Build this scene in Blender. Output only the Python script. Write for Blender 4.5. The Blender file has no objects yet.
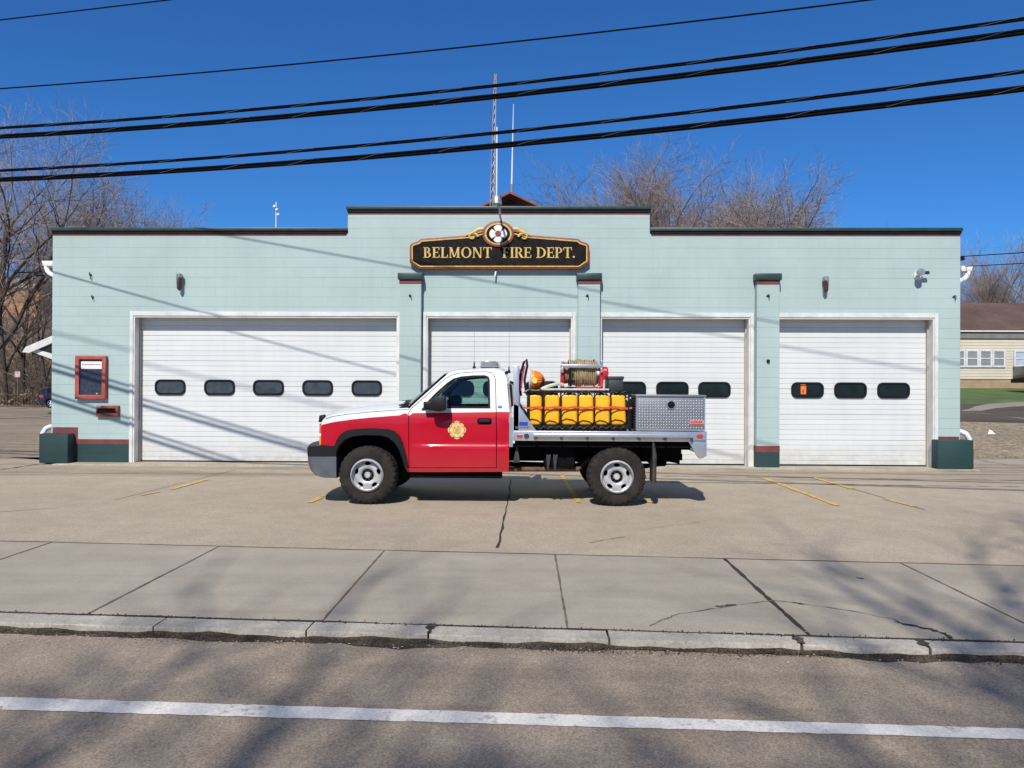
import bpy, bmesh, math, random
from mathutils import Vector, Matrix
from mathutils.geometry import delaunay_2d_cdt
random.seed(7)
scn = bpy.context.scene
COL = scn.collection
# ------------------------------------------------------------ camera model
FP = 770.0
yaw, pit, rol = .0195, .0052, .0045
CAM = Vector((0, 0, 1.6))
fw = Vector((-math.sin(yaw), math.cos(yaw), math.tan(pit))).normalized()
r0 = fw.cross(Vector((0, 0, 1))).normalized()
u0 = r0.cross(fw)
RT = r0*math.cos(rol) + u0*math.sin(rol)
UP = u0*math.cos(rol) - r0*math.sin(rol)
def ray(u, v): return fw*FP + RT*(u-512) - UP*(v-384)
def onY(u, v, Y):
    d = ray(u, v); return CAM + d*(Y/d.y)
def onZ(u, v, Z=0.0):
    d = ray(u, v); return CAM + d*((Z-1.6)/d.z)
cd = bpy.data.cameras.new('camera'); cam = bpy.data.objects.new('camera', cd); COL.objects.link(cam)
cd.sensor_width = 36; cd.lens = FP*36/1024; cd.clip_end = 4000; cd.clip_start = .05
cam.matrix_world = Matrix(((RT.x, UP.x, -fw.x, 0), (RT.y, UP.y, -fw.y, 0), (RT.z, UP.z, -fw.z, 1.6), (0, 0, 0, 1)))
scn.camera = cam
# ------------------------------------------------------------ light
SUN = Vector((.2, .95, -1)).normalized()
w = bpy.data.worlds.new('World'); scn.world = w; w.use_nodes = True
nt = w.node_tree
sky = nt.nodes.new('ShaderNodeTexSky'); sky.sky_type = 'NISHITA'; sky.sun_disc = False
sky.sun_elevation = math.asin(-SUN.z); sky.sun_rotation = math.atan2(-SUN.x, -SUN.y)
sky.altitude = 500; sky.air_density = 1.0; sky.dust_density = .15; sky.ozone_density = 4.0
bg = nt.nodes['Background']; bg.inputs[1].default_value = .080
mxw = nt.nodes.new('ShaderNodeMix'); mxw.data_type = 'RGBA'; mxw.blend_type = 'MULTIPLY'; mxw.inputs[0].default_value = 1
mxw.inputs[7].default_value = (.36, .89, 1.48, 1)
nt.links.new(sky.outputs[0], mxw.inputs[6]); nt.links.new(mxw.outputs[2], bg.inputs[0])
ld = bpy.data.lights.new('sun', 'SUN'); ld.energy = 5.0; ld.angle = math.radians(.55); ld.color = (1, .94, .85)
lo = bpy.data.objects.new('sun', ld); COL.objects.link(lo)
lo.rotation_euler = SUN.to_track_quat('-Z', 'Y').to_euler(); lo.location = (-10, -40, 50)
scn.view_settings.view_transform = 'Standard'; scn.view_settings.look = 'None'
scn.view_settings.exposure = 0.0; scn.view_settings.gamma = 1
# ------------------------------------------------------------ materials
class NT:
    def __init__(s, name):
        s.m = bpy.data.materials.new(name); s.m.use_nodes = True; s.t = s.m.node_tree
        s.b = s.t.nodes['Principled BSDF']; s.co = None
    def n(s, ty, **k):
        a = s.t.nodes.new(ty)
        for x, y in k.items(): setattr(a, x, y)
        return a
    def l(s, a, b): s.t.links.new(a, b)
    def coord(s, scale=(1, 1, 1), rot=(0, 0, 0)):
        g = s.n('ShaderNodeNewGeometry'); mp = s.n('ShaderNodeMapping')
        mp.inputs['Scale'].default_value = scale; mp.inputs['Rotation'].default_value = rot
        s.l(g.outputs['Position'], mp.inputs[0]); return mp.outputs[0]
    def noise(s, sc, detail=4, rough=.55, co=None, scale=(1, 1, 1)):
        a = s.n('ShaderNodeTexNoise'); a.inputs['Scale'].default_value = sc
        a.inputs['Detail'].default_value = detail; a.inputs['Roughness'].default_value = rough
        s.l(co or s.coord(scale), a.inputs['Vector']); return a.outputs['Fac']
    def ramp(s, f, stops):
        r = s.n('ShaderNodeValToRGB'); e = r.color_ramp.elements
        e[0].position, e[0].color = stops[0][0], cc(stops[0][1]); e[1].position, e[1].color = stops[-1][0], cc(stops[-1][1])
        for p, c in stops[1:-1]:
            q = e.new(p); q.color = cc(c)
        s.l(f, r.inputs[0]); return r.outputs[0]
    def mix(s, f, a, b, mode='MIX'):
        m = s.n('ShaderNodeMix', data_type='RGBA', blend_type=mode)
        for i, x in ((0, f), (6, a), (7, b)):
            if isinstance(x, (int, float)): m.inputs[i].default_value = x
            elif isinstance(x, tuple): m.inputs[i].default_value = cc(x)
            else: s.l(x, m.inputs[i])
        return m.outputs[2]
    def bump(s, h, st=.3, dist=.01, prev=None):
        b = s.n('ShaderNodeBump'); b.inputs['Strength'].default_value = st; b.inputs['Distance'].default_value = dist
        s.l(h, b.inputs['Height'])
        if prev: s.l(prev, b.inputs['Normal'])
        return b.outputs[0]
def cc(c): return (c, c, c, 1) if isinstance(c, (int, float)) else (tuple(c)+(1,) if len(c) == 3 else c)
def M(name, col, rough=.6, metal=0, var=.18, sc=2.0, bump=0, bsc=60, coat=0, spec=.5, fine=0):
    s = NT(name)
    a = tuple(c*(1-var) for c in col); b = tuple(min(1, c*(1+var)) for c in col)
    c = s.ramp(s.noise(sc, 6), [(.3, a), (.7, b)])
    if fine:
        c = s.mix(1.0, c, s.ramp(s.noise(bsc*2, 2), [(.3, 1-fine), (.7, 1+fine*.6)]), 'MULTIPLY')
    s.l(c, s.b.inputs['Base Color'])
    s.b.inputs['Roughness'].default_value = rough; s.b.inputs['Metallic'].default_value = metal
    s.b.inputs['Coat Weight'].default_value = coat; s.b.inputs['Coat Roughness'].default_value = .06
    s.b.inputs['Specular IOR Level'].default_value = spec
    if bump: s.l(s.bump(s.noise(bsc, 4), bump, .01), s.b.inputs['Normal'])
    return s.m
def paved(name, c1, c2, speck=.35, bsc=90, streak=0, stain=.25, big=.35):
    s = NT(name)
    co = s.coord()
    base = s.ramp(s.noise(big, 5, .6, co), [(.3, c1), (.7, c2)])
    mid = s.ramp(s.noise(2.6, 5, .65, co), [(.25, 1-stain), (.6, 1.0), (.8, 1.08)])
    c = s.mix(1.0, base, mid, 'MULTIPLY')
    fi = s.ramp(s.noise(bsc, 3, .7, co), [(.3, 1-speck), (.5, 1.0), (.72, 1+speck)])
    c = s.mix(1.0, c, fi, 'MULTIPLY')
    vo = s.n('ShaderNodeTexVoronoi'); vo.inputs['Scale'].default_value = bsc*.8; s.l(co, vo.inputs['Vector'])
    vr = s.ramp(vo.outputs['Color'], [(.15, 1-speck*.7), (.5, 1.0), (.9, 1+speck*.6)])
    c = s.mix(.8, c, s.mix(1.0, c, vr, 'MULTIPLY'))
    if streak:
        st = s.ramp(s.noise(1.0, 5, .6, s.coord((.16, 2.6, 1), (0, 0, .07))), [(.36, 1-streak), (.5, 1.0), (1, 1.06)])
        c = s.mix(1.0, c, st, 'MULTIPLY')
    s.l(c, s.b.inputs['Base Color']); s.b.inputs['Roughness'].default_value = .9
    s.b.inputs['Specular IOR Level'].default_value = .25
    n1 = s.bump(s.noise(bsc*.7, 3, .7, co), .55, .006)
    s.l(s.bump(s.noise(4, 3, .5, co), .2, .02, n1), s.b.inputs['Normal'])
    return s.m
m_road = paved('asphalt_road', (.268, .216, .160), (.368, .300, .224), .38, 110, .12, .22, .5)
m_apron = paved('apron_concrete', (.365, .303, .225), (.44, .368, .275), .24, 80, 0, .14, .4)
m_apronB = paved('apron_concrete_streaked', (.335, .277, .207), (.415, .347, .258), .24, 80, .4, .2, .4)
m_walk = paved('sidewalk_concrete', (.330, .290, .226), (.406, .358, .283), .12, 110, .1, .12, .5)
m_kerb = paved('kerb_concrete', (.35, .32, .27), (.50, .455, .385), .2, 60, 0, .3, 1.5)
m_slab = paved('threshold_concrete', (.36, .31, .24), (.46, .40, .31), .2, 60, .2, .3, .8)
m_lot = paved('side_lot_paving', (.24, .195, .14), (.39, .315, .225), .25, 30, .35, .25, .12)
m_gravel = paved('gravel', (.27, .215, .145), (.36, .29, .20), .6, 14, 0, .25, .3)
m_drive = paved('driveway_asphalt', (.085, .066, .050), (.14, .11, .082), .25, 25, .3, .2, .2)
m_drivel = paved('driveway_worn', (.27, .235, .20), (.33, .285, .24), .25, 25, 0, .2, .4)
m_crack = M('crack_filler_and_wire_shade', (.035, .028, .022), .95, var=.4, sc=9)
m_joint = M('joint_brown', (.135, .11, .085), .95, var=.5, sc=4)  # brown tone of the sidewalk joints and hairline cracks
m_dirt = M('dirt', (.060, .044, .030), 1, var=.75, sc=7, bump=1.0, bsc=45, fine=.95)
m_grass = M('lawn', (.085, .135, .028), .95, var=.35, sc=.8, bump=.9, bsc=20, fine=.4)
m_hill = M('leaf_litter', (.14, .098, .062), 1, var=.5, sc=.6, bump=.9, bsc=6, fine=.6)
m_soil = M('dry_ground', (.17, .14, .10), 1, var=.35, sc=.2, bump=.5, bsc=12, fine=.3)
# worn road paint
def worn(name, col, under, thr):
    s = NT(name); co = s.coord()
    f = s.ramp(s.noise(9, 6, .72, co), [(thr-.06, 0), (thr+.05, 1)])
    c = s.mix(f, under, col); fi = s.ramp(s.noise(60, 3, .7, co), [(.3, .75), (.7, 1.1)])
    s.l(s.mix(1.0, c, fi, 'MULTIPLY'), s.b.inputs['Base Color']); s.b.inputs['Roughness'].default_value = .75
    s.l(s.bump(s.noise(70, 3), .4, .005), s.b.inputs['Normal'])
    return s.m
m_white = worn('white_road_paint', (.72, .69, .62), (.30, .25, .19), .38)
m_yellow = worn('yellow_parking_paint', (.68, .43, .07), (.33, .265, .19), .44)
# painted block wall
def blockmat(name, c1, c2):
    s = NT(name)
    g = s.n('ShaderNodeNewGeometry'); sp = s.n('ShaderNodeSeparateXYZ'); s.l(g.outputs['Position'], sp.inputs[0])
    ad = s.n('ShaderNodeMath', operation='ADD'); s.l(sp.outputs[0], ad.inputs[0]); s.l(sp.outputs[1], ad.inputs[1])
    cb = s.n('ShaderNodeCombineXYZ'); s.l(ad.outputs[0], cb.inputs[0]); s.l(sp.outputs[2], cb.inputs[1])
    br = s.n('ShaderNodeTexBrick'); s.l(cb.outputs[0], br.inputs['Vector'])
    br.inputs['Scale'].default_value = 1; br.inputs['Brick Width'].default_value = .4064; br.inputs['Row Height'].default_value = .2032
    br.inputs['Mortar Size'].default_value = .0065; br.inputs['Mortar Smooth'].default_value = .5; br.inputs['Bias'].default_value = 0
    br.inputs['Color1'].default_value = cc(.99); br.inputs['Color2'].default_value = cc(1.01); br.inputs['Mortar'].default_value = cc(.99)
    base = s.ramp(s.noise(.8, 5, .6), [(.3, c1), (.7, c2)])
    c = s.mix(.55, base, s.mix(1.0, base, br.outputs['Color'], 'MULTIPLY'))
    # joints only partly visible under the paint
    b2 = s.n('ShaderNodeTexBrick'); s.l(cb.outputs[0], b2.inputs['Vector'])
    for kk, vv in (('Scale', 1), ('Brick Width', 500), ('Row Height', .2032), ('Mortar Size', .0065), ('Mortar Smooth', .5)): b2.inputs[kk].default_value = vv
    hm = s.n('ShaderNodeMath', operation='MULTIPLY_ADD'); s.l(br.outputs['Fac'], hm.inputs[0]); hm.inputs[1].default_value = .34
    h2 = s.n('ShaderNodeMath', operation='MULTIPLY'); s.l(b2.outputs['Fac'], h2.inputs[0]); h2.inputs[1].default_value = .5; s.l(h2.outputs[0], hm.inputs[2])
    f = s.n('ShaderNodeMath', operation='MULTIPLY'); s.l(hm.outputs[0], f.inputs[0]); s.l(s.ramp(s.noise(1.4, 3, .5, s.coord((.35, .35, 2))), [(.35, .04), (.65, .7)]), f.inputs[1])
    c = s.mix(f.outputs[0], c, tuple(x*.66 for x in c1))
    st = s.ramp(s.noise(1.0, 5, .6, s.coord((5, 5, .35))), [(.28, .955), (.5, 1.0), (1, 1.01)])
    c = s.mix(1.0, c, st, 'MULTIPLY')
    c = s.mix(s.ramp(s.noise(2.3, 6, .7), [(.70, 0), (.76, .55)]), c, tuple(min(1, x*1.18) for x in c2))
    s.l(c, s.b.inputs['Base Color']); s.b.inputs['Roughness'].default_value = .7
    iv = s.n('ShaderNodeMath', operation='SUBTRACT'); iv.inputs[0].default_value = 1; s.l(hm.outputs[0], iv.inputs[1])
    n1 = s.bump(iv.outputs[0], .5, .007)
    s.l(s.bump(s.noise(25, 4, .6), .25, .006, n1), s.b.inputs['Normal'])
    return s.m
m_wall = blockmat('painted_block_aqua', (.362, .466, .453), (.408, .520, .504))
m_green = blockmat('painted_block_dark_green', (.008, .032, .034), (.015, .052, .053))
m_maroon = M('maroon_paint', (.17, .040, .036), .6, var=.3, sc=5, bump=.2)
m_copg = M('coping_green_metal', (.022, .052, .052), .45, var=.3, sc=4)
m_black = M('black_paint', (.007, .007, .008), .55, spec=.2, var=.3)
m_trim = soiled('white_trim', (.66, .66, .63), .5, .7, .8) if 0 else M('white_trim', (.67, .67, .645), .5, var=.14, sc=4, bump=.2, fine=.12)
def soiled(name, col, rough, zt, amt, dirt=(.30, .24, .18), streak=.05):
    s = NT(name); g = s.n('ShaderNodeNewGeometry'); sp = s.n('ShaderNodeSeparateXYZ'); s.l(g.outputs['Position'], sp.inputs[0])
    c = s.ramp(s.noise(1.1, 6, .6), [(.3, tuple(x*.95 for x in col)), (.7, col)])
    c = s.mix(1.0, c, s.ramp(s.noise(1.0, 5, .65, s.coord((4, 4, .4))), [(.3, 1-streak), (.55, 1.0)]), 'MULTIPLY')
    c = s.mix(1.0, c, s.ramp(s.noise(1.0, 3, .5, s.coord((.3, .3, 5))), [(.35, 1-streak), (.6, 1.0)]), 'MULTIPLY')
    r = s.n('ShaderNodeMapRange'); r.inputs[1].default_value = 0; r.inputs[2].default_value = zt; r.inputs[3].default_value = amt; r.inputs[4].default_value = 0; s.l(sp.outputs[2], r.inputs[0])
    m = s.n('ShaderNodeMath', operation='MULTIPLY'); s.l(r.outputs[0], m.inputs[0]); s.l(s.ramp(s.noise(5, 7, .75), [(.3, .1), (.65, 1)]), m.inputs[1])
    c = s.mix(m.outputs[0], c, dirt)
    c = s.mix(s.ramp(s.noise(11, 5, .8), [(.73, 0), (.80, .35)]), c, dirt)
    s.l(c, s.b.inputs['Base Color']); s.b.inputs['Roughness'].default_value = rough
    s.l(s.bump(s.noise(1.6, 3), .12, .03, s.bump(s.noise(30, 4), .06, .005)), s.b.inputs['Normal']); return s.m
m_door = soiled('white_door_steel', (.69, .71, .70), .42, .55, .5)
m_rubber = M('rubber', (.008, .008, .009), .7, spec=.2, var=.2, bump=.2)
m_dglass = M('dark_window_glass', (.008, .010, .012), .12, var=.5, sc=5)
m_dglass2 = M('window_glass_reflection_grey', (.05, .058, .072), .22, var=.35, sc=6)  # lighter grey stands in for the reflection on the widest door's panes
m_pvc = M('white_pvc', (.75, .76, .75), .4, var=.08)
m_steel = M('galvanised_steel', (.42, .43, .44), .45, .7, var=.25, sc=12)
m_dsteel = M('dark_steel', (.06, .06, .065), .5, .5, var=.3, sc=10)
m_roof = M('roof_membrane', (.09, .085, .08), .9, var=.3)
m_brick = M('orange_brick', (.42, .22, .10), .9, var=.25, sc=1.5, bump=.5, bsc=10)
m_wire = M('cable_black', (.004, .004, .0045), .8, spec=.06, var=.3, sc=8)
m_gold = M('gold_paint', (.60, .42, .13), .45, var=.22, sc=14)
m_signb = M('sign_black', (.012, .010, .008), .65, spec=.12, var=.5, sc=10, bump=.2)
m_signr = M('sign_brown_red', (.24, .055, .03), .55, var=.25, sc=10)
m_paper = M('paper', (.72, .70, .68), .8, var=.06)
m_casebg = M('case_blue_board', (.032, .040, .065), .35, var=.5, sc=30)
m_red = M('red_plastic', (.50, .015, .02), .35, var=.2, sc=9)
m_orange = M('orange_plastic', (.85, .20, .015), .35, var=.15, sc=9)
m_yel = M('yellow_poly', (.90, .43, .008), .38, var=.10, sc=7, coat=.15)
m_hose = M('tan_hose', (.34, .26, .14), .75, var=.35, sc=20, bump=.4)
m_bark = M('bark_grey_brown', (.15, .115, .088), .95, var=.35, sc=3, bump=.8, bsc=14)
m_barkd = M('bark_dark', (.055, .043, .036), .95, var=.35, sc=3, bump=.8, bsc=14)
m_twig = M('twig_brown', (.28, .215, .17), .9, var=.25, sc=1)
# ------------------------------------------------------------ mesh builder
class MB:
    def __init__(s): s.v = []; s.f = []; s.mi = []
    def add(s, vs, fs, mi=0):
        o = len(s.v); s.v += [tuple(x) for x in vs]
        for f in fs: s.f.append(tuple(i+o for i in f)); s.mi.append(mi)
    def box(s, x0, x1, y0, y1, z0, z1, mi=0):
        s.add([(x0,y0,z0),(x1,y0,z0),(x1,y1,z0),(x0,y1,z0),(x0,y0,z1),(x1,y0,z1),(x1,y1,z1),(x0,y1,z1)],
              [(0,3,2,1),(4,5,6,7),(0,1,5,4),(1,2,6,5),(2,3,7,6),(3,0,4,7)], mi)
        return s
    def prism(s, pts, y0, y1, mi=0, ax='y'):
        n = len(pts)
        if ax == 'y': mk = lambda a, b, d: (a, d, b)
        elif ax == 'x': mk = lambda a, b, d: (d, a, b)
        else: mk = lambda a, b, d: (a, b, d)
        vs = [mk(a, b, y0) for a, b in pts]+[mk(a, b, y1) for a, b in pts]
        s.add(vs, [tuple(range(n)), tuple(range(2*n-1, n-1, -1))]+[(i, (i+1) % n, (i+1) % n+n, i+n) for i in range(n)], mi)
        return s
    def tube(s, pts, r, k=8, mi=0, cap=True):
        pts = [Vector(p) for p in pts]; n = len(pts)
        rs = r if isinstance(r, (list, tuple)) else [r]*n
        t0 = (pts[1]-pts[0]).normalized(); a = t0.orthogonal().normalized(); vs = []
        for i, p in enumerate(pts):
            t = (pts[min(i+1, n-1)]-pts[max(i-1, 0)])
            t = t.normalized() if t.length > 1e-9 else t0
            a = (a - t*a.dot(t)); a = a.normalized() if a.length > 1e-6 else t.orthogonal().normalized()
            b = t.cross(a)
            for j in range(k):
                q = 2*math.pi*j/k; vs.append(p+(a*math.cos(q)+b*math.sin(q))*rs[i])
        fs = [(i*k+j, i*k+(j+1) % k, (i+1)*k+(j+1) % k, (i+1)*k+j) for i in range(n-1) for j in range(k)]
        if cap: fs += [tuple(range(k-1, -1, -1)), tuple(range((n-1)*k, n*k))]
        s.add(vs, fs, mi); return s
    def lathe(s, prof, c, ax='y', k=32, mi=0, closed=False):
        # prof: (radius, height along axis)
        vs = []; n = len(prof); c = Vector(c)
        for r, h in prof:
            for j in range(k):
                q = 2*math.pi*j/k; a, b = r*math.cos(q), r*math.sin(q)
                vs.append(c+Vector({'y': (a, h, b), 'x': (h, a, b), 'z': (a, b, h)}[ax]))
        m = n if closed else n-1
        fs = [(i*k+j, i*k+(j+1) % k, ((i+1) % n)*k+(j+1) % k, ((i+1) % n)*k+j) for i in range(m) for j in range(k)]
        if not closed: fs += [tuple(range(k-1, -1, -1)), tuple(range((n-1)*k, n*k))]
        s.add(vs, fs, mi); return s
    def grid(s, rows, mi=0, mf=None):
        n = len(rows[0]); vs = [p for r in rows for p in r]
        o = len(s.v); s.v += [tuple(p) for p in vs]
        for i in range(len(rows)-1):
            for j in range(n-1):
                f = (i*n+j, i*n+j+1, (i+1)*n+j+1, (i+1)*n+j)
                s.f.append(tuple(q+o for q in f)); s.mi.append(mf(i, j) if mf else mi)
        return s
    def build(s, name, mats, parent=None, origin=(0, 0, 0), smooth=35, bevel=0, seg=2, recalc=True):
        me = bpy.data.meshes.new(name); o = Vector(origin)
        me.from_pydata([Vector(p)-o for p in s.v], [], s.f); 
        if not isinstance(mats, (list, tuple)): mats = [mats]
        for m in mats: me.materials.append(m)
        me.polygons.foreach_set('material_index', s.mi)
        if recalc or bevel:
            bm = bmesh.new(); bm.from_mesh(me)
            if recalc: bmesh.ops.recalc_face_normals(bm, faces=bm.faces)
            if bevel:
                es = [e for e in bm.edges if len(e.link_faces) == 2 and e.calc_face_angle(0) > .6]
                bmesh.ops.bevel(bm, geom=es, offset=bevel, segments=seg, profile=.5, affect='EDGES', clamp_overlap=True)
            bm.to_mesh(me); bm.free()
        me.polygons.foreach_set('use_smooth', [smooth > 0]*len(me.polygons))
        if smooth > 0: me.set_sharp_from_angle(angle=math.radians(smooth))
        me.update()
        ob = bpy.data.objects.new(name, me); COL.objects.link(ob)
        if parent: ob.parent = parent
        elif tuple(origin) != (0, 0, 0): ob.location = o
        return ob
def inpoly(x, y, P):
    c = False; n = len(P)
    for i in range(n):
        x1, y1 = P[i]; x2, y2 = P[i-1]
        if (y1 > y) != (y2 > y) and x < (x2-x1)*(y-y1)/(y2-y1)+x1: c = not c
    return c
def resamp(P, step, closed=True):
    out = []; n = len(P)
    for i in range(n if closed else n-1):
        a, b = P[i], P[(i+1) % n]; d = math.hypot(b[0]-a[0], b[1]-a[1]); k = max(1, int(math.ceil(d/step)))
        for j in range(k): out.append((a[0]+(b[0]-a[0])*j/k, a[1]+(b[1]-a[1])*j/k))
    if not closed: out.append(P[-1])
    return out
def panel(mb, outline, f, g, holes=(), step=.06, lines=(), mf=None, mi=0):
    vs = []; es = []
    for L, cl in [(outline, True)]+[(h, True) for h in holes]+[(l, False) for l in lines]:
        R = resamp(L, step, cl); o = len(vs); vs += R
        es += [(o+i, o+(i+1) % len(R)) for i in range(len(R) if cl else len(R)-1)]
    xs = [p[0] for p in outline]; zs = [p[1] for p in outline]; base = list(vs)
    nx = int((max(xs)-min(xs))/step); nz = int((max(zs)-min(zs))/step)
    if nx*nz < 40000:
        for i in range(1, nx+1):
            for j in range(1, nz+1):
                x = min(xs)+i*step+(.5*step if j % 2 else 0); z = min(zs)+j*step
                if inpoly(x, z, outline) and all((x-p[0])**2+(z-p[1])**2 > (.45*step)**2 for p in base): vs.append((x, z))
    V2, E2, F2, a, b, c = delaunay_2d_cdt([Vector(p) for p in vs], es, [], 0, 1e-6)
    keep = []
    for f_ in F2:
        cx = sum(V2[i].x for i in f_)/3; cz = sum(V2[i].y for i in f_)/3
        if inpoly(cx, cz, outline) and not any(inpoly(cx, cz, h) for h in holes): keep.append((f_, cx, cz))
    n = len(V2); o = len(mb.v)
    mb.v += [tuple(f(p.x, p.y)) for p in V2]+[tuple(g(p.x, p.y)) for p in V2]
    cnt = {}
    for f_, cx, cz in keep:
        m = mf(cx, cz) if mf else mi
        mb.f.append(tuple(i+o for i in f_)); mb.mi.append(m)
        mb.f.append(tuple(i+o+n for i in reversed(f_))); mb.mi.append(m)
        for i in range(3):
            e = (f_[i], f_[(i+1) % 3]); k = (min(e), max(e)); cnt[k] = (cnt.get(k, (0, 0, 0))[0]+1, e, m)
    for k, (q, e, m) in cnt.items():
        if q == 1: mb.f.append((e[1]+o, e[0]+o, e[0]+o+n, e[1]+o+n)); mb.mi.append(m)
def rrect(cx, cz, w_, h_, r, k=6):
    out = []
    for sx, sz, a0 in ((1, 1, 0), (-1, 1, 90), (-1, -1, 180), (1, -1, 270)):
        for i in range(k+1):
            a = math.radians(a0+90*i/k); out.append((cx+sx*(w_/2-r)+r*math.cos(a), cz+sz*(h_/2-r)+r*math.sin(a)))
    return out
def circ(cx, cz, rx, rz=None, k=24, a0=0): rz = rz or rx; return [(cx+rx*math.cos(a0+2*math.pi*i/k), cz+rz*math.sin(a0+2*math.pi*i/k)) for i in range(k)]
def smoothpoly(P, it=2):
    for _ in range(it):
        Q = []
        for i in range(len(P)):
            a, b = P[i], P[(i+1) % len(P)]
            Q += [(a[0]*.75+b[0]*.25, a[1]*.75+b[1]*.25), (a[0]*.25+b[0]*.75, a[1]*.25+b[1]*.75)]
        P = Q
    return P
def tag(o, label=None, cat=None, group=None, kind=None):
    if label: o['label'] = label
    if cat: o['category'] = cat
    if group: o['group'] = group
    if kind: o['kind'] = kind
    return o
def thing(name, label, cat, loc=(0, 0, 0), group=None):
    o = bpy.data.objects.new(name, None); COL.objects.link(o); o.location = loc; o.empty_display_size = .2
    return tag(o, label, cat, group)
def copy_tree(o, parent=None):
    c = o.copy(); COL.objects.link(c)
    if parent: c.parent = parent
    for ch in list(o.children): copy_tree(ch, c)
    return c
def sm(a, b, x):
    t = max(0, min(1, (x-a)/(b-a))); return t*t*(3-2*t)
# ------------------------------------------------------------ ground
YF = 15.8
def hgt(X, Y):
    left = 9.0*sm(57.5, 82, Y)+.03*max(0, Y-82)
    right = .052*max(0, min(Y, 62)-17)+.04*max(0, Y-70)
    s = sm(-2, 11, X); return left*(1-s)+right*s
def axis(lim, fine, step):
    out = []; x = -lim
    vals = [-1500, -900, -500, -300, -200, -150, -120, -100]
    a = vals+[-fine+i*step for i in range(int(2*fine/step)+1)]+[-q for q in reversed(vals)]
    return sorted(set(a))
xs = axis(1500, 90, 3)
rows = [[(x, y, hgt(x, y)-(.22 if (y < 57 and abs(x) < 59) else .05)) for x in xs] for y in xs]
tag(MB().grid(rows).build('ground', m_soil, recalc=False), kind='structure')
def gl(p, q, z=0.0):
    a, b = onZ(*p, z), onZ(*q, z); k = (b.y-a.y)/(b.x-a.x); return lambda X: a.y+k*(X-a.x)
L1 = gl((0, 541), (1024, 566)); L2 = gl((0, 612.5), (1024, 643)); L3 = gl((0, 622), (1024, 651))
ZR = -.058
XX = [-58+2*i for i in range(59)]
def strip(f0, f1, z0, z1=None, xs_=XX, n=1):
    z1 = z0 if z1 is None else z1
    return [[(x, f0(x)+(f1(x)-f0(x))*i/n, z0+(z1-z0)*i/n) for x in xs_] for i in range(n+1)]
def ribbon(mb, pts, wd, z, mi=0, jit=0.0, rnd=random):
    L = []; R = []
    for i, p in enumerate(pts):
        a = Vector(pts[max(0, i-1)]); b = Vector(pts[min(len(pts)-1, i+1)]); t = (b-a).normalized(); nrm = Vector((-t.y, t.x))
        w_ = wd*(1+rnd.uniform(-jit, jit)); q = Vector(p)
        L.append((q.x+nrm.x*w_/2, q.y+nrm.y*w_/2, z)); R.append((q.x-nrm.x*w_/2, q.y-nrm.y*w_/2, z))
    mb.grid([L, R], mi)
def jagged(p, q, n, amp, rnd=random):
    a, b = Vector(p), Vector(q); d = b-a; nr = Vector((-d.y, d.x)).normalized(); o = 0; out = []
    for i in range(n+1):
        o = o*.7+rnd.uniform(-amp, amp); k = 0 if i in (0, n) else 1
        out.append(tuple(a+d*i/n+nr*o*k))
    return out
def g2(u, v, z=0.0): p = onZ(u, v, z); return (p.x, p.y)
# road
mb = MB(); mb.grid(strip(lambda x: -6.5, lambda x: L3(x)+.0, ZR))
tag(mb.build('road', m_road, recalc=False), kind='structure')
wl1 = gl((0, 697.6), (1024, 729.6), ZR); wl2 = gl((0, 710), (1024, 740), ZR)
mb = MB(); X2 = [-58+.05*i for i in range(1, 2320)]
rr = random.Random(3)
mb.grid([[(x, wl1(x)+rr.uniform(-.004, .006), ZR+.004) for x in X2], [(x, wl2(x)+rr.uniform(-.006, .004), ZR+.004) for x in X2]])
tag(mb.build('road_edge_line', m_white, recalc=False), kind='structure')
# apron
mb = MB(); mb.grid(strip(L1, lambda x: 13.6, 0.0)); mb.grid(strip(lambda x: 13.6, lambda x: 16.9 if x > 9.2 else (17.2 if x < -10 else 16.2), 0.0), 1)
T = .004
for (a, b, n, amp, wd) in [((497, 548), (510, 479), 16, .02, .022), ((115, 500), (235, 470), 2, 0, .012), ((60, 508), (0, 512), 3, .01, .012),
                           ((763, 478), (838, 506), 2, 0, .006), ((812, 477), (925, 510), 2, 0, .012), ((590, 543), (625, 537), 6, .02, .008), ((640, 530), (700, 522), 6, .02, .006)]:
    ribbon(mb, jagged(g2(*a), g2(*b), n, amp), wd, T, 2, .5)
for v0, v1 in ((476, 481), (482, 487.5)):  # dark bands painted for the shade of the overhead wires
    ribbon(mb, jagged(g2(640, v0), g2(1060, v1), 60, .012), .03, T, 2, .9)
for a, b in (((0, 470), (40, 464)), ((0, 446), (38, 445)), ((0, 457), (45, 455))):
    ribbon(mb, jagged(g2(*a), g2(*b), 12, .02), .04, T, 2, .9)
Xf = [-58+.1*i for i in range(1161)]
def wob(seed, am, fr=1.0):
    r = random.Random(seed); ph = [(r.uniform(0, 6.3), r.uniform(.6, 9)*fr, r.uniform(.3, 1)) for _ in range(9)]
    return lambda x: am*sum(c*math.sin(b*x+a) for a, b, c in ph)/3
w1 = wob(4, .006); 
mb.grid([[(x, L1(x)-.012+w1(x), T) for x in Xf], [(x, L1(x)+.006-w1(x+3), T) for x in Xf]], 2)
tag(mb.build('apron', [m_apron, m_apronB, m_crack], recalc=False), kind='structure')
# threshold slab in front of doors
mb = MB(); mb.box(-9.6, 8.95, 15.38, 16.6, -.1, .022)
tag(mb.build('door_threshold', m_slab, bevel=.006), kind='structure')
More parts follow.
